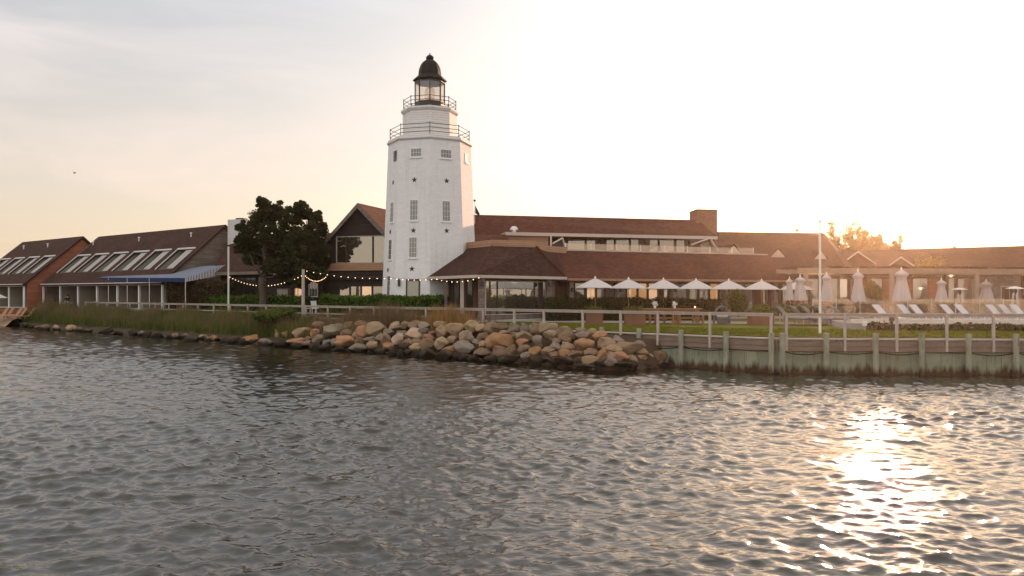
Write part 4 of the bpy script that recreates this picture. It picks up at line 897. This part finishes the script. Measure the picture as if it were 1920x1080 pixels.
KEY = [(937.7,640,61,36,'rust orange'),(775,628,38,28,'pale tan'),(855,620,42,28,'tan'),(1097.5,648,40,24,'rust orange'),(1135.4,643,42,21,'tan'),(1176,651,50,25,'brown'),(1092,631,28,17,'grey'),(1165,668.6,34,19,'rust orange'),(1130,664.6,22,23,'rust orange'),(1233,671,32,27,'brown'),(1200.5,672,25,15,'rust orange'),(1062,676,40,15,'dark wet'),(1095,686,40,9,'dark wet'),(745.4,639,23,25,'pale tan'),(626,623,52,28,'grey'),(570,624,46,20,'tan'),(648.7,640,38,25,'rust orange'),(669.6,654,36,21,'grey'),(685,624,33,24,'rust orange'),(680,611,29,17,'brown'),(723.7,636,20,21,'tan'),(615,643,19,15,'grey'),(471.7,637,29,18,'rust orange'),(498.7,645,27,18,'grey'),(523.7,628,24,22,'tan'),(497,625,26,20,'brown'),(426,630,28,14,'grey'),(394.6,626,24,20,'rust orange'),(588,597,30,20,'grey'),(555,641,38,14,'rust orange'),(875,633,27,24,'pale tan'),(905,632,24,20,'brown'),(985,655,26,20,'brown'),(1003,660,24,18,'rust orange'),(1010,640,22,22,'grey'),(1035,630,30,22,'tan'),(1044,652,22,20,'grey'),(220,617,22,12,'rust orange'),(238,620,16,10,'rust orange'),(290,619,44,14,'tan'),(160,615,12,9,'brown'),(176,618,14,8,'grey'),(345,631,22,10,'grey'),(95,614,18,8,'dark wet'),(60,613,18,8,'dark wet'),(118,615,20,9,'dark wet'),(355,638,30,9,'dark wet'),(800,648,30,24,'brown'),(830,643,28,24,'tan'),(845,656,36,16,'rust orange'),(762,652,24,16,'dark wet'),(700,650,24,20,'tan'),(1165,681,36,12,'dark wet'),(1205,684,30,10,'dark wet'),(1080,664,30,18,'brown'),(960,672,28,14,'dark wet'),(905,662,34,18,'brown')]
rocks = []
def place(px, py, w, h, colname, jit=0):
    yb = py + h*.5; base = wl(px); top = topl(px)-2
    x_guess = px; k = (px-960)/F; Yf = 44.8/(1+.861*k); Yw = Yf - bankw(k*Yf)*1.0/(.757+.653*k)   # railing line and waterline distance on this ray
    f_ = min(1.25, max(-.1, (base-py)/max(8, base-top))); Y = Yw + (Yf-Yw)*(.05+.78*f_)
    c = P(px, py, Y); sx, sz = w*Y/F/2, h*Y/F/2
    zg = float(np.interp((Yf-Y)/(Yf-Yw), [0,.25,.5,.75,1,1.3], [1.5,1.25,.85,.4,-.05,-.5]))
    rocks.append((c, sx, sz, colname, px, py, w))
for k in KEY: place(*k)
def clash(px, py, w, h): return any(abs(px-q[4]) < (w+q[6])*.31 and abs(py-q[5]) < (h+q[2]*2*F/q[0].y)*.31 for q in rocks)
rr0 = random.Random(5)
for band in range(14000):
    px = rr0.uniform(45, 1248); t_ = rr0.uniform(-.02, 1); py = wl(px)-2 + (topl(px)-wl(px)+5)*t_
    s = rr0.uniform(17, 36)*(1 if px > 420 else .78)*(1.0 if t_ > .15 else .95); w = s*rr0.uniform(.9, 1.35); h = s*rr0.uniform(.6, .9)
    if px < 420 and t_ > .8: continue
    if clash(px, py, w, h): continue
    cn = 'dark wet' if t_ < .12 else rr0.choice(['tan','tan','brown','brown','grey','rust orange','pale tan','grey'])
    place(px, py, w, h, cn)
    if len(rocks) > 285: break
LM = [(0,150,'by the sandy beach'),(150,260,'below the red gable'),(260,345,'left of the awning'),(345,430,'near the white pole'),(430,500,'below the tree'),(500,565,'below the shore bush'),(565,612,'below the hedge gap'),(612,660,'left below the gabled house'),(660,715,'right below the gabled house'),(715,760,'left below the lighthouse'),(760,810,'below the lighthouse door'),(810,870,'below the golden grass'),(870,930,'below the left pavilion post'),(930,990,'below the pavilion window'),(990,1045,'below the pavilion corner'),(1045,1100,'below the first umbrella'),(1100,1160,'below the second umbrella'),(1160,1300,'against the seawall')]
recs = []
for (c, sx, sz, cn, px, py, w) in rocks:
    size = 'huge' if w > 48 else 'large' if w > 32 else 'medium' if w > 21 else 'small'
    t_ = (wl(px)-py)/max(10, wl(px)-topl(px)); row = 'at the waterline' if t_ < .22 else 'low down' if t_ < .5 else 'midway up' if t_ < .78 else 'on top'
    lm = next(l[2] for l in LM if l[0] <= px < l[1]); recs.append([size, cn, row, lm])
from collections import defaultdict
dd_ = defaultdict(list)
for i, r_ in enumerate(recs): dd_[tuple(r_)].append(i)
POS = {1: [''], 2: ['left of two', 'right of two'], 3: ['left of three', 'middle of three', 'right of three'], 4: ['leftmost of four', 'second of four', 'third of four', 'rightmost of four']}
lab = {}
for k, ids in dd_.items():
    ids.sort(key=lambda i: rocks[i][4]); n_ = len(ids)
    for j, i in enumerate(ids):
        ps = POS[n_][j] if n_ in POS else f'{ORD[j] if j < 10 else "last"} of {n_}'
        lab[i] = f'{k[0]} {k[1]} boulder {k[2]} {k[3]}' + (', ' + ps if ps else '')
for i, (c, sx, sz, cn, px, py, w) in enumerate(rocks):
    o = bpy.data.objects.new('boulder', random.choice(bms)); COL.objects.link(o); o.location = c; o.scale = (sx*1.12, sx*random.uniform(.9, 1.2), sz*1.2)
    o.rotation_euler = (random.choice((0, math.pi)), random.uniform(-.15, .15), random.uniform(-.35, .35)+random.choice((0, math.pi)))
    cc = CL[cn]; j = random.uniform(.8, 1.2); o.color = (cc[0]*j, cc[1]*j*random.uniform(.95, 1.05), cc[2]*j*random.uniform(.9, 1.1), 1)
    tag(o, lab[i], 'boulder', 'boulders along the shore')
# ------------------------------------------------------------------ open umbrellas
def canopy_open(par, ap, half, drop, mat, lip=.12):
    mb = MB(); n = 8; ring = []
    pts = []
    for k in range(8):
        a = math.pi/8*0 + k*math.pi/4; r = half*(1.0 if k % 2 == 0 else 1.0); ring.append(V(math.cos(a)*r, math.sin(a)*r, 0))
    lev = [(0.04, 0), (.33, -.26), (.66, -.60), (1.0, -1.0)]
    vs = []; fs = []
    for f_, z in lev:
        for k in range(8):
            p = ring[k]*f_; q_ = (ring[k]+ring[(k+1) % 8])/2*f_; vs.append(ap+V(p.x,p.y,z*drop)); vs.append(ap+V(q_.x,q_.y,z*drop-.02*f_+ (.035*f_)))
    for k in range(8):
        for p in (ring[k], (ring[k]+ring[(k+1) % 8])/2): vs.append(ap+V(p.x,p.y,-drop-lip+.01))
    m = 16
    for i in range(len(lev)):
        for k in range(m): fs.append((i*m+k, i*m+(k+1)%m, (i+1)*m+(k+1)%m, (i+1)*m+k))
    fs.append(tuple(range(m))); mb.mesh(vs, fs); return mb.build('canopy', mat, par)
def open_umbrella():
    t = T('open_umbrella', 'x', 'umbrella', (0,0,0), 'open white umbrellas on the terrace')
    canopy_open(t, V(0,0,2.86), 1.3, .62, m_canvas, .03)
    MB().lathe(V(0,0,2.86), [(.03,0),(.09,.02),(.05,.08),(.02,.16)], 8).build('finial', m_white, t)
    mb = MB(); mb.tube([V(0,0,0), V(0,0,2.88)], .026, 8); mb.build('pole', m_teak, t)
    MB().lathe(V(0,0,0), [(.3,0),(.3,.06),(.06,.1),(.05,.3)], 12).build('base', m_black, t)
    mb = MB()
    for k in range(8): a = k*math.pi/4; mb.tube([V(0,0,2.78), V(1.25*math.cos(a),1.25*math.sin(a),2.2)], .012, 4)
    mb.build('rib', m_teak, t); return t
u0 = open_umbrella(); ulabs = ['first open white umbrella from the left, nearest the pavilion', 'second open white umbrella from the left on the terrace', 'third open white umbrella from the left on the terrace', 'fourth open white umbrella from the left on the terrace', 'fifth open white umbrella, just above the olive shrub', 'sixth open white umbrella, right of the olive shrub', 'last open white umbrella, half hidden behind two closed umbrellas']
for i, (px, pe, Y) in enumerate(((1116,540,53.5),(1178.5,541,55),(1244,541.5,56),(1305,542,57.2),(1366.5,542.5,58),(1428,543,58.5),(1494,543.5,62))):
    z = EYE+(HOR-pe)/F*Y-2.22; loc = (P(px,550,Y).x, Y, z)
    if i == 0: u0.location = loc; u0['label'] = ulabs[0]
    else: dup(u0, loc, .1*i, ulabs[i])
# beach umbrella at the left edge
t = dup(u0, (P(-12,550,84).x, 84, EYE+(HOR-559)/F*84-2.22), 0, 'pale open umbrella over the beach loungers at the left picture edge'); t['group'] = 'umbrellas on the beach'
# folded umbrellas
def folded(seed):
    rs = random.Random(seed); t = T('folded_umbrella', 'x', 'umbrella', (0,0,0), 'folded umbrellas by the pool')
    vs, fs = [], []; m = 32; prof = [(3.0,.05),(2.93,.16),(2.80,.36),(2.70,.47),(2.62,.40),(2.52,.28),(2.3,.31),(2.0,.38),(1.6,.46),(1.25,.55),(1.12,.58)]
    for i, (z, r) in enumerate(prof):
        for k in range(m):
            a = 2*math.pi*k/m; fold = 1+(.16*math.sin(a*8+.5)+.06*math.sin(a*3+seed))*(1 if i > 4 else .25); rr2 = r*fold
            vs.append(V(rr2*math.cos(a), rr2*math.sin(a), z + (.06*math.sin(a*8+1) if i == len(prof)-1 else 0)))
    for i in range(len(prof)-1):
        for k in range(m): fs.append((i*m+k, i*m+(k+1)%m, (i+1)*m+(k+1)%m, (i+1)*m+k))
    fs.append(tuple(range(m))[::-1]); mb = MB(); mb.mesh(vs, fs); mb.build('canopy', m_canvas2, t, True)
    MB().lathe(V(0,0,2.98), [(.04,0),(.09,.04),(.05,.12),(.03,.2)], 8).build('finial', m_white, t)
    mb = MB(); mb.tube([V(0,0,0), V(0,0,3.0)], .035, 8); mb.build('pole', m_teak, t); MB().lathe(V(0,0,0), [(.35,0),(.35,.08),(.07,.12),(.06,.4)], 12).build('base', m_steel, t)
    mb = MB(); mb.lathe(V(0,0,0), [(.335,2.42),(.36,2.46),(.335,2.5)], 16); mb.build('tie_strap', m_canvas2, t); return t
f1, f2 = folded(1), folded(4)
fl = [(1480,522,563,17,'small folded umbrella, left one of the close pair near the last open umbrella'),(1500,518.7,563,26,'wider folded umbrella, right one of the close pair left of the white flagpole'),(1549.6,514,563,22,'folded umbrella just right of the white flagpole'),(1608.5,509,566,26,'folded umbrella directly left of the round golden shrub'),(1690,505.5,564,33,'biggest and tallest folded umbrella, right of the golden shrub'),(1765,524.4,566,23,'smallest folded umbrella, between the two pergola posts at right'),(1849,527,571,31,'rightmost folded umbrella, beside the patio heater')]
for i, (px, yt, yb, hw_, lb) in enumerate(fl):
    s_px = yb-yt; sc = 1.0; Y = 1.88*F/s_px; Y = min(max(Y, 45.5), 58); sc = s_px*Y/F/1.88
    z = EYE+(HOR-yt)/F*Y - 3.0*sc; src = (f1, f2)[i % 2]; loc = (P(px,550,Y).x, Y, z); wsc = min(1.0, max(.5, hw_/2*Y/F/.60/sc))
    o = src if i < 2 else copy_tree(src)
    o.location = loc; o.rotation_euler = (0,0,i*.9); o.scale = (sc*wsc, sc*wsc, sc); o['label'] = lb
# ------------------------------------------------------------------ flagpoles / lamp poles
t = T('flagpole', 'tall white flagpole standing in the lawn behind the seawall railing', 'flagpole', (P(1537.5,550,36.5).x, 36.5, 1.6)); x = P(1537.5,550,36.5).x
mb = MB(); mb.tube([V(x,36.5,1.5), V(x,36.5,6.75)], [.06,.04], 10); mb.build('pole', m_white, t); MB().lathe(V(x,36.5,6.74), [(.05,0),(.08,.05),(.05,.1),(.02,.16)], 8).build('finial', m_white, t)
for z in (2.4, 4.3): MB().lathe(V(x,36.5,z), [(.085,0),(.085,.08)], 10).build('collar', m_steel, t)
x = P(428.5,550,67).x; t = T('light_pole', 'slim white pole holding the left end of the string lights', 'pole', (x, 67, 1.6))
mb = MB(); mb.tube([V(x,67,1.5), V(x,67,7.25)], .08, 8); mb.build('pole', m_white, t); MB().lathe(V(x,67,7.25), [(.09,0),(.09,.1),(.04,.16)], 8).build('cap', m_white, t)
x2 = P(568.5,550,60).x; t = T('light_post', 'grey wooden post holding string lights between the two hedges', 'post', (x2, 60, 1.6))
mb = MB(); mb.tube([V(x2,60,1.4), V(x2,60,5.3)], [.14,.11], 10); mb.build('post', m_wood, t)
def lights(label, a, b2, sag, n, r=.028, ref=[None]):
    t = T('string_lights', label, 'string lights', tuple(a)); pts = [a.lerp(b2, i/24)-V(0,0,sag*4*(i/24)*(1-i/24)) for i in range(25)]
    mb = MB(); mb.tube(pts, .011, 4); mb.build('cable', m_black, t)
    for i in range(n):
        f_ = (i+.5)/n; p = a.lerp(b2, f_)-V(0,0,sag*4*f_*(1-f_)+.07)
        if ref[0] is None: ref[0] = MB().lathe(V(0,0,0), [(.35,1.1),(.4,.7),(1,0),(.75,-.7),(.2,-1)], 8).build('bulb', m_bulb, None, True); o = ref[0]
        else: o = ref[0].copy(); COL.objects.link(o)
        o.parent = t; o.location = p-a; o.scale = (r,r,r)
A1, A2, A3 = V(x,67,EYE+33/F*67), V(x2,60,EYE+36/F*60), P(612,517,61)
lights('long string of lights from the white pole to the wooden post under the tree', A1, A2, .8, 24, .03)
lights('short deeply sagging string of lights right of the wooden post', A2+V(0,0,.1), A3, .45, 16)
lights('upper string of lights from the wooden post past the gabled house to the lighthouse', A2+V(0,.1,.35), P(728,520,56.5), .2, 12)
lights('string of lights across the foot of the lighthouse', P(728,520,56.5), P(826,521,55.5), .1, 9)
lights('string of lights along the pavilion posts at left', P(814,520,53), P(903,517,50), .28, 9)
# ------------------------------------------------------------------ terrace furniture
def chaise_white():
    t = T('pool_lounger', 'x', 'lounger', (0,0,0), 'white pool loungers'); mb = MB()
    mb.obox((-.33,-1.3,.30), (.66,0,0), (0,1.35,0), (0,0,.05)); mb.build('seat', m_sling, t)
    mb = MB(); mb.obox((-.33,.06,.33), (.66,0,0), (0,.56,.6), (0,.05,-.035)); mb.build('backrest', m_sling, t)
    mb = MB()
    for s in (-.36,.33): mb.obox((s,-1.32,.27), (.03,0,0), (0,1.9,0), (0,0,.05))
    mb.build('frame', m_white, t)
    for sx_ in (-.34,.31):
        for y in (-1.15,.4): mb = MB(); mb.box(sx_,sx_+.03,y,y+.05,0,.27); mb.build('leg', m_white, t)
    return t
c0 = chaise_white(); wl_ = [(1657,46,'white lounger right of the round golden shrub, alone'),(1704,46,'white lounger under the biggest folded umbrella, left one'),(1727,46,'white lounger under the biggest folded umbrella, right one'),(1785,46.5,'white lounger below the smallest folded umbrella, left one'),(1812,46.5,'white lounger below the smallest folded umbrella, right one'),(1872,46,'white lounger below the rightmost folded umbrella, left one'),(1895,46,'white lounger below the rightmost folded umbrella, right one'),(1917,45.5,'white lounger cut by the right picture edge')]
for i, (px, Y, lb) in enumerate(wl_):
    loc = (P(px,550,Y).x+.1, Y, 1.925); rz = R(32)+random.uniform(-.04,.04)
    if i == 0: c0.location = loc; c0.rotation_euler.z = rz; c0['label'] = lb
    else: dup(c0, loc, rz, lb)
def chaise_dark():
    t = T('wicker_lounger', 'x', 'lounger', (0,0,0), 'dark wicker loungers'); mb = MB()
    prof = [(-1.0,.32),(-.2,.34),(.1,.40),(.35,.62),(.62,.92),(.8,1.05),(.98,1.06),(1.08,.98)]
    for (a, za), (b2, zb) in zip(prof[:-1], prof[1:]): mb.slab([V(-.34,a,za), V(.34,a,za), V(.34,b2,zb), V(-.34,b2,zb)], (0,.0,-.06))
    mb.build('shell', m_wicker, t); mb = MB(); mb.obox((-.3,-.95,.345), (.6,0,0), (0,1.0,.03), (0,0,.07)); mb.build('cushion', m_conc, t)
    for sx_ in (-.34,.28):
        for y, h in ((-.9,.27),(.5,.62)): mb = MB(); mb.obox((sx_,y,0), (.06,0,0), (0,.06,0), (0,0,h)); mb.build('leg', m_wood, t)
    return t
k0 = chaise_dark(); kl = [(1467,'dark wicker lounger, leftmost of five left of the deck'),(1495,'second dark wicker lounger from the left'),(1515,'middle dark wicker lounger of the five'),(1542,'dark wicker lounger directly right of the white flagpole'),(1570,'rightmost of the five dark wicker loungers')]
for i, (px, lb) in enumerate(kl):
    loc = (P(px,550,47.5).x+.5, 47.5, 1.68); rz = R(50)
    if i == 0: k0.location = loc; k0.rotation_euler.z = rz; k0['label'] = lb
    else: dup(k0, loc, rz, lb)
# long table with benches
tx0, tx1, tY = P(1184,580,49.5).x, P(1315,582,49.5).x, 49.5
t = T('long_table', 'long wooden bar table behind the railing on the garden path', 'table', ((tx0+tx1)/2, tY, 1.65))
mb = MB()
for i in range(6): mb.box(tx0, tx1, tY-.42+i*.145, tY-.42+i*.145+.135, 2.52, 2.57)
mb.build('tabletop', m_teak, t)
for xx in np.linspace(tx0+.25, tx1-.25, 4):
    for yy in (-.36,.3): mb = MB(); mb.box(xx-.05,xx+.05,tY+yy,tY+yy+.08,1.6,2.519); mb.build('leg', m_teak, t)
mb = MB(); mb.box(tx0+.2,tx1-.2,tY-.33,tY-.29,2.42,2.518); mb.build('apron', m_teak, t)
def bench(x0, x1, y, label):
    t = T('bench', label, 'bench', ((x0+x1)/2, y, 1.65)); mb = MB(); mb.box(x0,x1,y-.18,y+.18,2.22,2.27); mb.build('seat', m_teak, t)
    n = max(2, int((x1-x0)/.7))
    for xx in np.linspace(x0+.1, x1-.1, n):
        for yy in (-.15,.1): mb = MB(); mb.box(xx-.04,xx+.04,y+yy,y+yy+.06,1.6,2.219); mb.build('leg', m_teak, t)
    mb = MB(); mb.box(x0+.1,x1-.1,y-.02,y+.02,1.95,2.02); mb.build('stretcher', m_teak, t)
bench(tx0+.9, tx0+2.5, tY-.85, 'wooden bench in front of the long table, left one'); bench(tx0+2.7, tx1, tY-.85, 'wooden bench in front of the long table, right one'); bench(tx0+.3, tx1-.2, tY+.95, 'wooden bench behind the long table')
for px, lb, h in ((1228, 'white flower vase on the left half of the long table', .34), (1265, 'white flower vase near the middle of the long table', .32), (1303, 'small white candle lantern on the right end of the long table', .14)):
    p = P(px, 575, tY); t = T('candle_lantern' if h < .2 else 'flower_vase', lb, 'lantern' if h < .2 else 'vase', (p.x, tY, 2.57)); MB().lathe(V(p.x,tY,2.571), [(.05,0),(.08,h*.2),(.06,h*.45),(.035,h*.5)], 8).build('jar', m_white, t)
    if h > .2: leaf_mesh('flowers', rng.normal(0, .07, (160,3))+np.array([p.x,tY,2.57+h*.85]), .05, m_white, t)
    else: MB().lathe(V(p.x,tY,2.571), [(.03,h*.5),(.04,h*.8),(.01,h)], 6).build('flame', m_bulb, t)
def planter(px, w, y0, y1, Y, lb):
    p = P(px,550,Y); zt = EYE+(HOR-y0)/F*Y; ww = w*Y/F/2; t = T('planter', lb, 'planter', (p.x, Y, 1.62))
    mb = MB(); mb.box(p.x-ww,p.x+ww,Y-ww*.7,Y+ww*.7,1.6,zt-.05); mb.box(p.x-ww-.03,p.x+ww+.03,Y-ww*.7-.03,Y+ww*.7+.03,zt-.05,zt); mb.build('box', m_corten, t)
    leaf_mesh('plants', rng.normal(0, 1, (900,3))*np.array([ww*.5,ww*.35,.13])+np.array([p.x,Y,zt+.1]), .07, m_leafol, t)
planter(1114, 30, 586, 600, 50, 'rusty planter box behind the railing under the first open umbrella'); planter(1190, 37, 587, 604, 48.2, 'wide rusty planter box in front of the left end of the long table'); planter(1426, 42, 588, 606, 48, 'rusty planter box with grasses right of the round wicker chair')
p = P(1353,590,49); t = T('round_chair', 'arched wicker chair standing on the lawn right of the long table', 'chair', (p.x,49,1.62)); mb = MB()
mb.tube([V(p.x+.48*math.cos(a), 49+.1*math.sin(a*2), 1.62+.35+.72*max(0,math.sin(a))) if 0 < i < 12 else V(p.x+.48*math.cos(a),49,1.62) for i, a in ((i, math.pi*i/12) for i in range(13))], .07, 8); mb.build('hoop_back', m_wicker, t)
mb = MB(); mb.lathe(V(p.x,48.8,1.62), [(.3,0),(.38,.3),(.42,.38),(.36,.45)], 12); mb.build('seat', m_wicker, t); MB().lathe(V(p.x,48.8,2.07), [(.33,0),(.36,.06),(.28,.12)], 12).build('cushion', m_sling, t)
def heater(px, top, Y, lb, z0=1.9):
    p = P(px,550,Y); zt = EYE+(HOR-top)/F*Y; t = T('patio_heater', lb, 'patio heater', (p.x,Y,z0))
    MB().lathe(V(p.x,Y,zt), [(.02,.1),(.25,.06),(.55,-.03),(.55,-.06),(.1,-.03)], 16).build('reflector', m_steel, t); MB().lathe(V(p.x,Y,zt), [(.09,-.05),(.12,-.1),(.12,-.35),(.06,-.4)], 10).build('burner', m_black, t)
    for k in range(4): a = k*math.pi/2+.5; mb = MB(); mb.tube([V(p.x+.12*math.cos(a),Y+.12*math.sin(a),zt-.3), V(p.x+.33*math.cos(a),Y+.33*math.sin(a),z0+.02)], .03, 6); mb.build('leg', m_steel, t)
    MB().lathe(V(p.x,Y,z0), [(.4,0),(.4,.08),(.28,.1),(.26,.6),(.1,.65)], 12).build('base', m_steel, t)
heater(1903, 540, 52, 'steel patio heater at the right edge behind the rightmost loungers'); heater(1799, 542, 55, 'steel patio heater left of the right pergola post')
# pool fence of glass
gf = T('glass_fence', 'clear glass pool fence with thin posts behind the loungers', 'fence', (19,49,1.92)); a, b2 = V(18.6,49.5,1.93), V(36,49,1.93)
for i in range(13): p = a.lerp(b2, i/12); mb = MB(); mb.tube([p, p+V(0,0,1.25)], .03, 6); mb.build('post', m_steel, gf)
mb = MB(); mb.slab([a+V(0,0,.08), b2+V(0,0,.08), b2+V(0,0,1.22), a+V(0,0,1.22)], (0,.015,0)); mb.build('glass_panel', m_lglass, gf)
p = P(1621,612,40.6); t = T('path_lantern', 'small white lantern post in front of the pool deck corner', 'lantern', (p.x,40.6,1.6)); mb = MB(); mb.box(p.x-.05,p.x+.05,40.55,40.65,1.5,1.85); mb.build('post', m_wood, t); mb = MB(); mb.box(p.x-.09,p.x+.09,40.51,40.69,1.852,2.1); mb.build('lamp_box', m_white, t)
p = P(1672,605,39.6); t = T('bollard', 'dark bollard light standing before the pool deck behind the railing', 'bollard', (p.x,39.6,1.6)); MB().lathe(V(p.x,39.6,1.5), [(.07,0),(.07,.62),(.13,.64),(.14,.8),(.05,.86)], 10).build('body', m_black, t)
# white chairs between hedges, utility cabinet
def wchair():
    t = T('garden_chair', 'x', 'chair', (0,0,0), 'white chairs between the hedges'); mb = MB(); mb.box(-.25,.25,-.25,.25,.42,.47); mb.build('seat', m_white, t); mb = MB(); mb.obox((-.25,.22,.47), (.5,0,0), (0,.12,.55), (0,.04,0)); mb.build('backrest', m_white, t)
    for sx_ in (-.24,.19):
        for y in (-.24,.19): mb = MB(); mb.box(sx_,sx_+.05,y,y+.05,0,.42); mb.build('leg', m_white, t)
    return t
w0_ = wchair(); 
for i, (px, Y, rz, lb) in enumerate(((576,61.5,.3,'white garden chair next to the wooden light post'),(583,62.2,-.4,'white garden chair in the middle of the gap between the hedges'),(593,61.2,.9,'white garden chair at the left end of the lighthouse hedge'))):
    if i == 0: w0_.location = (P(px,550,Y).x, Y, 1.9); w0_.rotation_euler.z = rz; w0_['label'] = lb
    else: dup(w0_, (P(px,550,Y).x, Y, 1.9), rz, lb)
p = P(519,550,66); t = T('utility_cabinet', 'pale green utility cabinet against the dark wall behind the left hedge', 'cabinet', (p.x,66,1.65)); mb = MB(); mb.box(p.x,p.x+.95,66,66.7,1.6,3.9); mb.build('body', m_stucco, t); mb = MB(); mb.box(p.x+.05,p.x+.46,65.97,65.997,1.9,3.8); mb.box(p.x+.49,p.x+.9,65.97,65.997,1.9,3.8); mb.build('door', m_trim, t)
# ------------------------------------------------------------------ beach loungers and the person at left
def beachl():
    t = T('beach_lounger', 'x', 'lounger', (0,0,0), 'wooden loungers on the beach'); mb = MB()
    for i in range(6): mb.box(-.34,.34,-1.2+i*.2,-1.04+i*.2,.3,.34)
    mb.build('seat', m_cedar, t); mb = MB()
    for i in range(5): mb.obox((-.34+i*.14,0.02,.33), (.12,0,0), (0,.55,.85), (0,.05,-.03))
    mb.build('backrest', m_cedar, t)
    for sx_ in (-.34,.28):
        for y in (-1.1,.3): mb = MB(); mb.box(sx_,sx_+.06,y,y+.06,0,.3); mb.build('leg', m_cedar, t)
    return t
b0_ = beachl()
for i, px in enumerate((-14, 4, 14, 30, 38, 55)):
    lb = ['wooden beach lounger cut by the left picture edge', 'first whole wooden beach lounger from the left', 'second whole wooden beach lounger from the left', 'third whole wooden beach lounger from the left', 'fourth whole wooden beach lounger from the left', 'wooden beach lounger nearest the reeds, rightmost of the row'][i]
    Y = 86.5-.02*px; loc = (P(px,550,Y).x, Y, .78); rz = R(-35)
    if i == 0: b0_.location = loc; b0_.rotation_euler.z = rz; b0_['label'] = lb
    else: dup(b0_, loc, rz, lb)
t = T('beach_wall', 'low reddish timber wall behind the beach loungers', 'wall', (-56, 91, 1.3)); a, b2 = P(-120,580,90), P(66,581,87.5); a.z = b2.z = 1.2
mb = MB(); mb.obox(a, b2-a, (0,.25,0), (0,0,.62)); mb.build('boards', m_redwood, t); mb = MB(); mb.obox(a+V(0,-.05,.623), b2-a, (0,.35,0), (0,0,.06)); mb.build('cap', m_brown, t)
def person(px, Y, z0):
    x = P(px,550,Y).x; t = T('person', 'person in dark shirt and pale jeans sitting by the motel, hands raised to the face', 'person', (x, Y, z0))
    J = {'pel':(0,0,.48),'ch':(0,.03,.78),'nk':(0,.02,.98),'hd':(0,-.02,1.12),'ht':(0,0,1.24),
         'sl':(-.19,.02,.92),'el':(-.26,-.2,.72),'wl':(-.12,-.3,.98),'hl':(-.06,-.28,1.06),'sr':(.19,.02,.92),'er':(.28,-.18,.74),'wr':(.14,-.3,.98),'hr':(.07,-.28,1.06),
         'kl':(-.14,-.42,.50),'al':(-.14,-.5,.1),'tl':(-.15,-.66,.04),'kr':(.22,-.40,.50),'ar':(.34,-.52,.1),'tr':(.38,-.67,.04),'hpl':(-.11,-.02,.46),'hpr':(.11,-.02,.46)}
    Rd = {'pel':.15,'ch':.165,'nk':.06,'hd':.095,'ht':.085,'sl':.07,'el':.048,'wl':.033,'hl':.035,'sr':.07,'er':.048,'wr':.033,'hr':.035,'kl':.07,'al':.045,'tl':.04,'kr':.07,'ar':.045,'tr':.04,'hpl':.1,'hpr':.1}
    E = [('pel','ch'),('ch','nk'),('nk','hd'),('hd','ht'),('ch','sl'),('sl','el'),('el','wl'),('wl','hl'),('ch','sr'),('sr','er'),('er','wr'),('wr','hr'),('pel','hpl'),('hpl','kl'),('kl','al'),('al','tl'),('pel','hpr'),('hpr','kr'),('kr','ar'),('ar','tr')]
    ks = list(J); me = bpy.data.meshes.new('body'); me.from_pydata([J[k] for k in ks], [(ks.index(a_), ks.index(b_)) for a_, b_ in E], [])
    o = bpy.data.objects.new('skin_base', me); COL.objects.link(o); sm = o.modifiers.new('s', 'SKIN')
    for i, k in enumerate(ks): me.skin_vertices[0].data[i].radius = (Rd[k], Rd[k]); me.skin_vertices[0].data[i].use_root = (k == 'pel')
    o.modifiers.new('u', 'SUBSURF').levels = 2; dg = bpy.context.evaluated_depsgraph_get(); me2 = bpy.data.meshes.new_from_object(o.evaluated_get(dg)); bpy.data.objects.remove(o)
    for m_ in (m_skin, m_shirt, m_jeans): me2.materials.append(m_)
    for p in me2.polygons:
        c = p.center; p.material_index = 2 if (c.z < .56 and c.y > -.56) else 1 if (c.z < .96 and not (c.z > .9 and c.y < -.2)) else 0
    me2.shade_smooth(); b_ = bpy.data.objects.new('body', me2); COL.objects.link(b_); b_.parent = t
    MB().lathe(V(x,Y+.01,z0), [(.06,1.05),(.105,1.12),(.11,1.2),(.08,1.26),(.02,1.28)], 10).build('hair', m_hair, t, True)
    return t
person(127, 86.4, 2.1)
p = P(127,550,86.4); t = T('bench', 'low bench under the sitting person in front of the motel', 'bench', (p.x,86.5,1.9)); mb = MB(); mb.box(p.x-.6,p.x+.6,86.25,86.75,2.43,2.49); mb.build('seat', m_wood, t)
for s in (-.55,.47): mb = MB(); mb.box(p.x+s,p.x+s+.08,86.3,86.7,1.7,2.429); mb.build('leg', m_wood, t)
# bird
p = P(140,324.5,90); t = T('bird', 'tiny dark bird flying in the left sky', 'bird', tuple(p)); mb = MB(); mb.tube([p+V(-.18,0,-.02), p+V(-.05,0,0), p+V(.1,0,.03), p+V(.19,0,.03)], [.01,.06,.05,.01], 6); mb.slab([p+V(-.05,0,.03), p+V(.07,0,.03), p+V(.0,-.32,.14)], (0,0,.01)); mb.slab([p+V(-.05,0,.03), p+V(.07,0,.03), p+V(.0,.32,.14)], (0,0,.01)); mb.build('body', m_black, t)
# ------------------------------------------------------------------ warm evening air
mb = MB(); mb.box(-260, 260, -30, 420, -3.5, 26); hz_ = mb.build('haze', m_white)
mh = bpy.data.materials.new('evening_air'); mh.use_nodes = True; nt = mh.node_tree; nt.nodes.clear()
pv_ = nt.nodes.new('ShaderNodeVolumePrincipled'); pv_.inputs['Color'].default_value = (1, .82, .64, 1); pv_.inputs['Density'].default_value = .0002; pv_.inputs['Anisotropy'].default_value = .87
om = nt.nodes.new('ShaderNodeOutputMaterial'); nt.links.new(pv_.outputs[0], om.inputs['Volume'])
hz_.data.materials.clear(); hz_.data.materials.append(mh); hz_['kind'] = 'stuff'; hz_['label'] = 'thin warm evening haze in the air over the harbour'; hz_['category'] = 'haze'
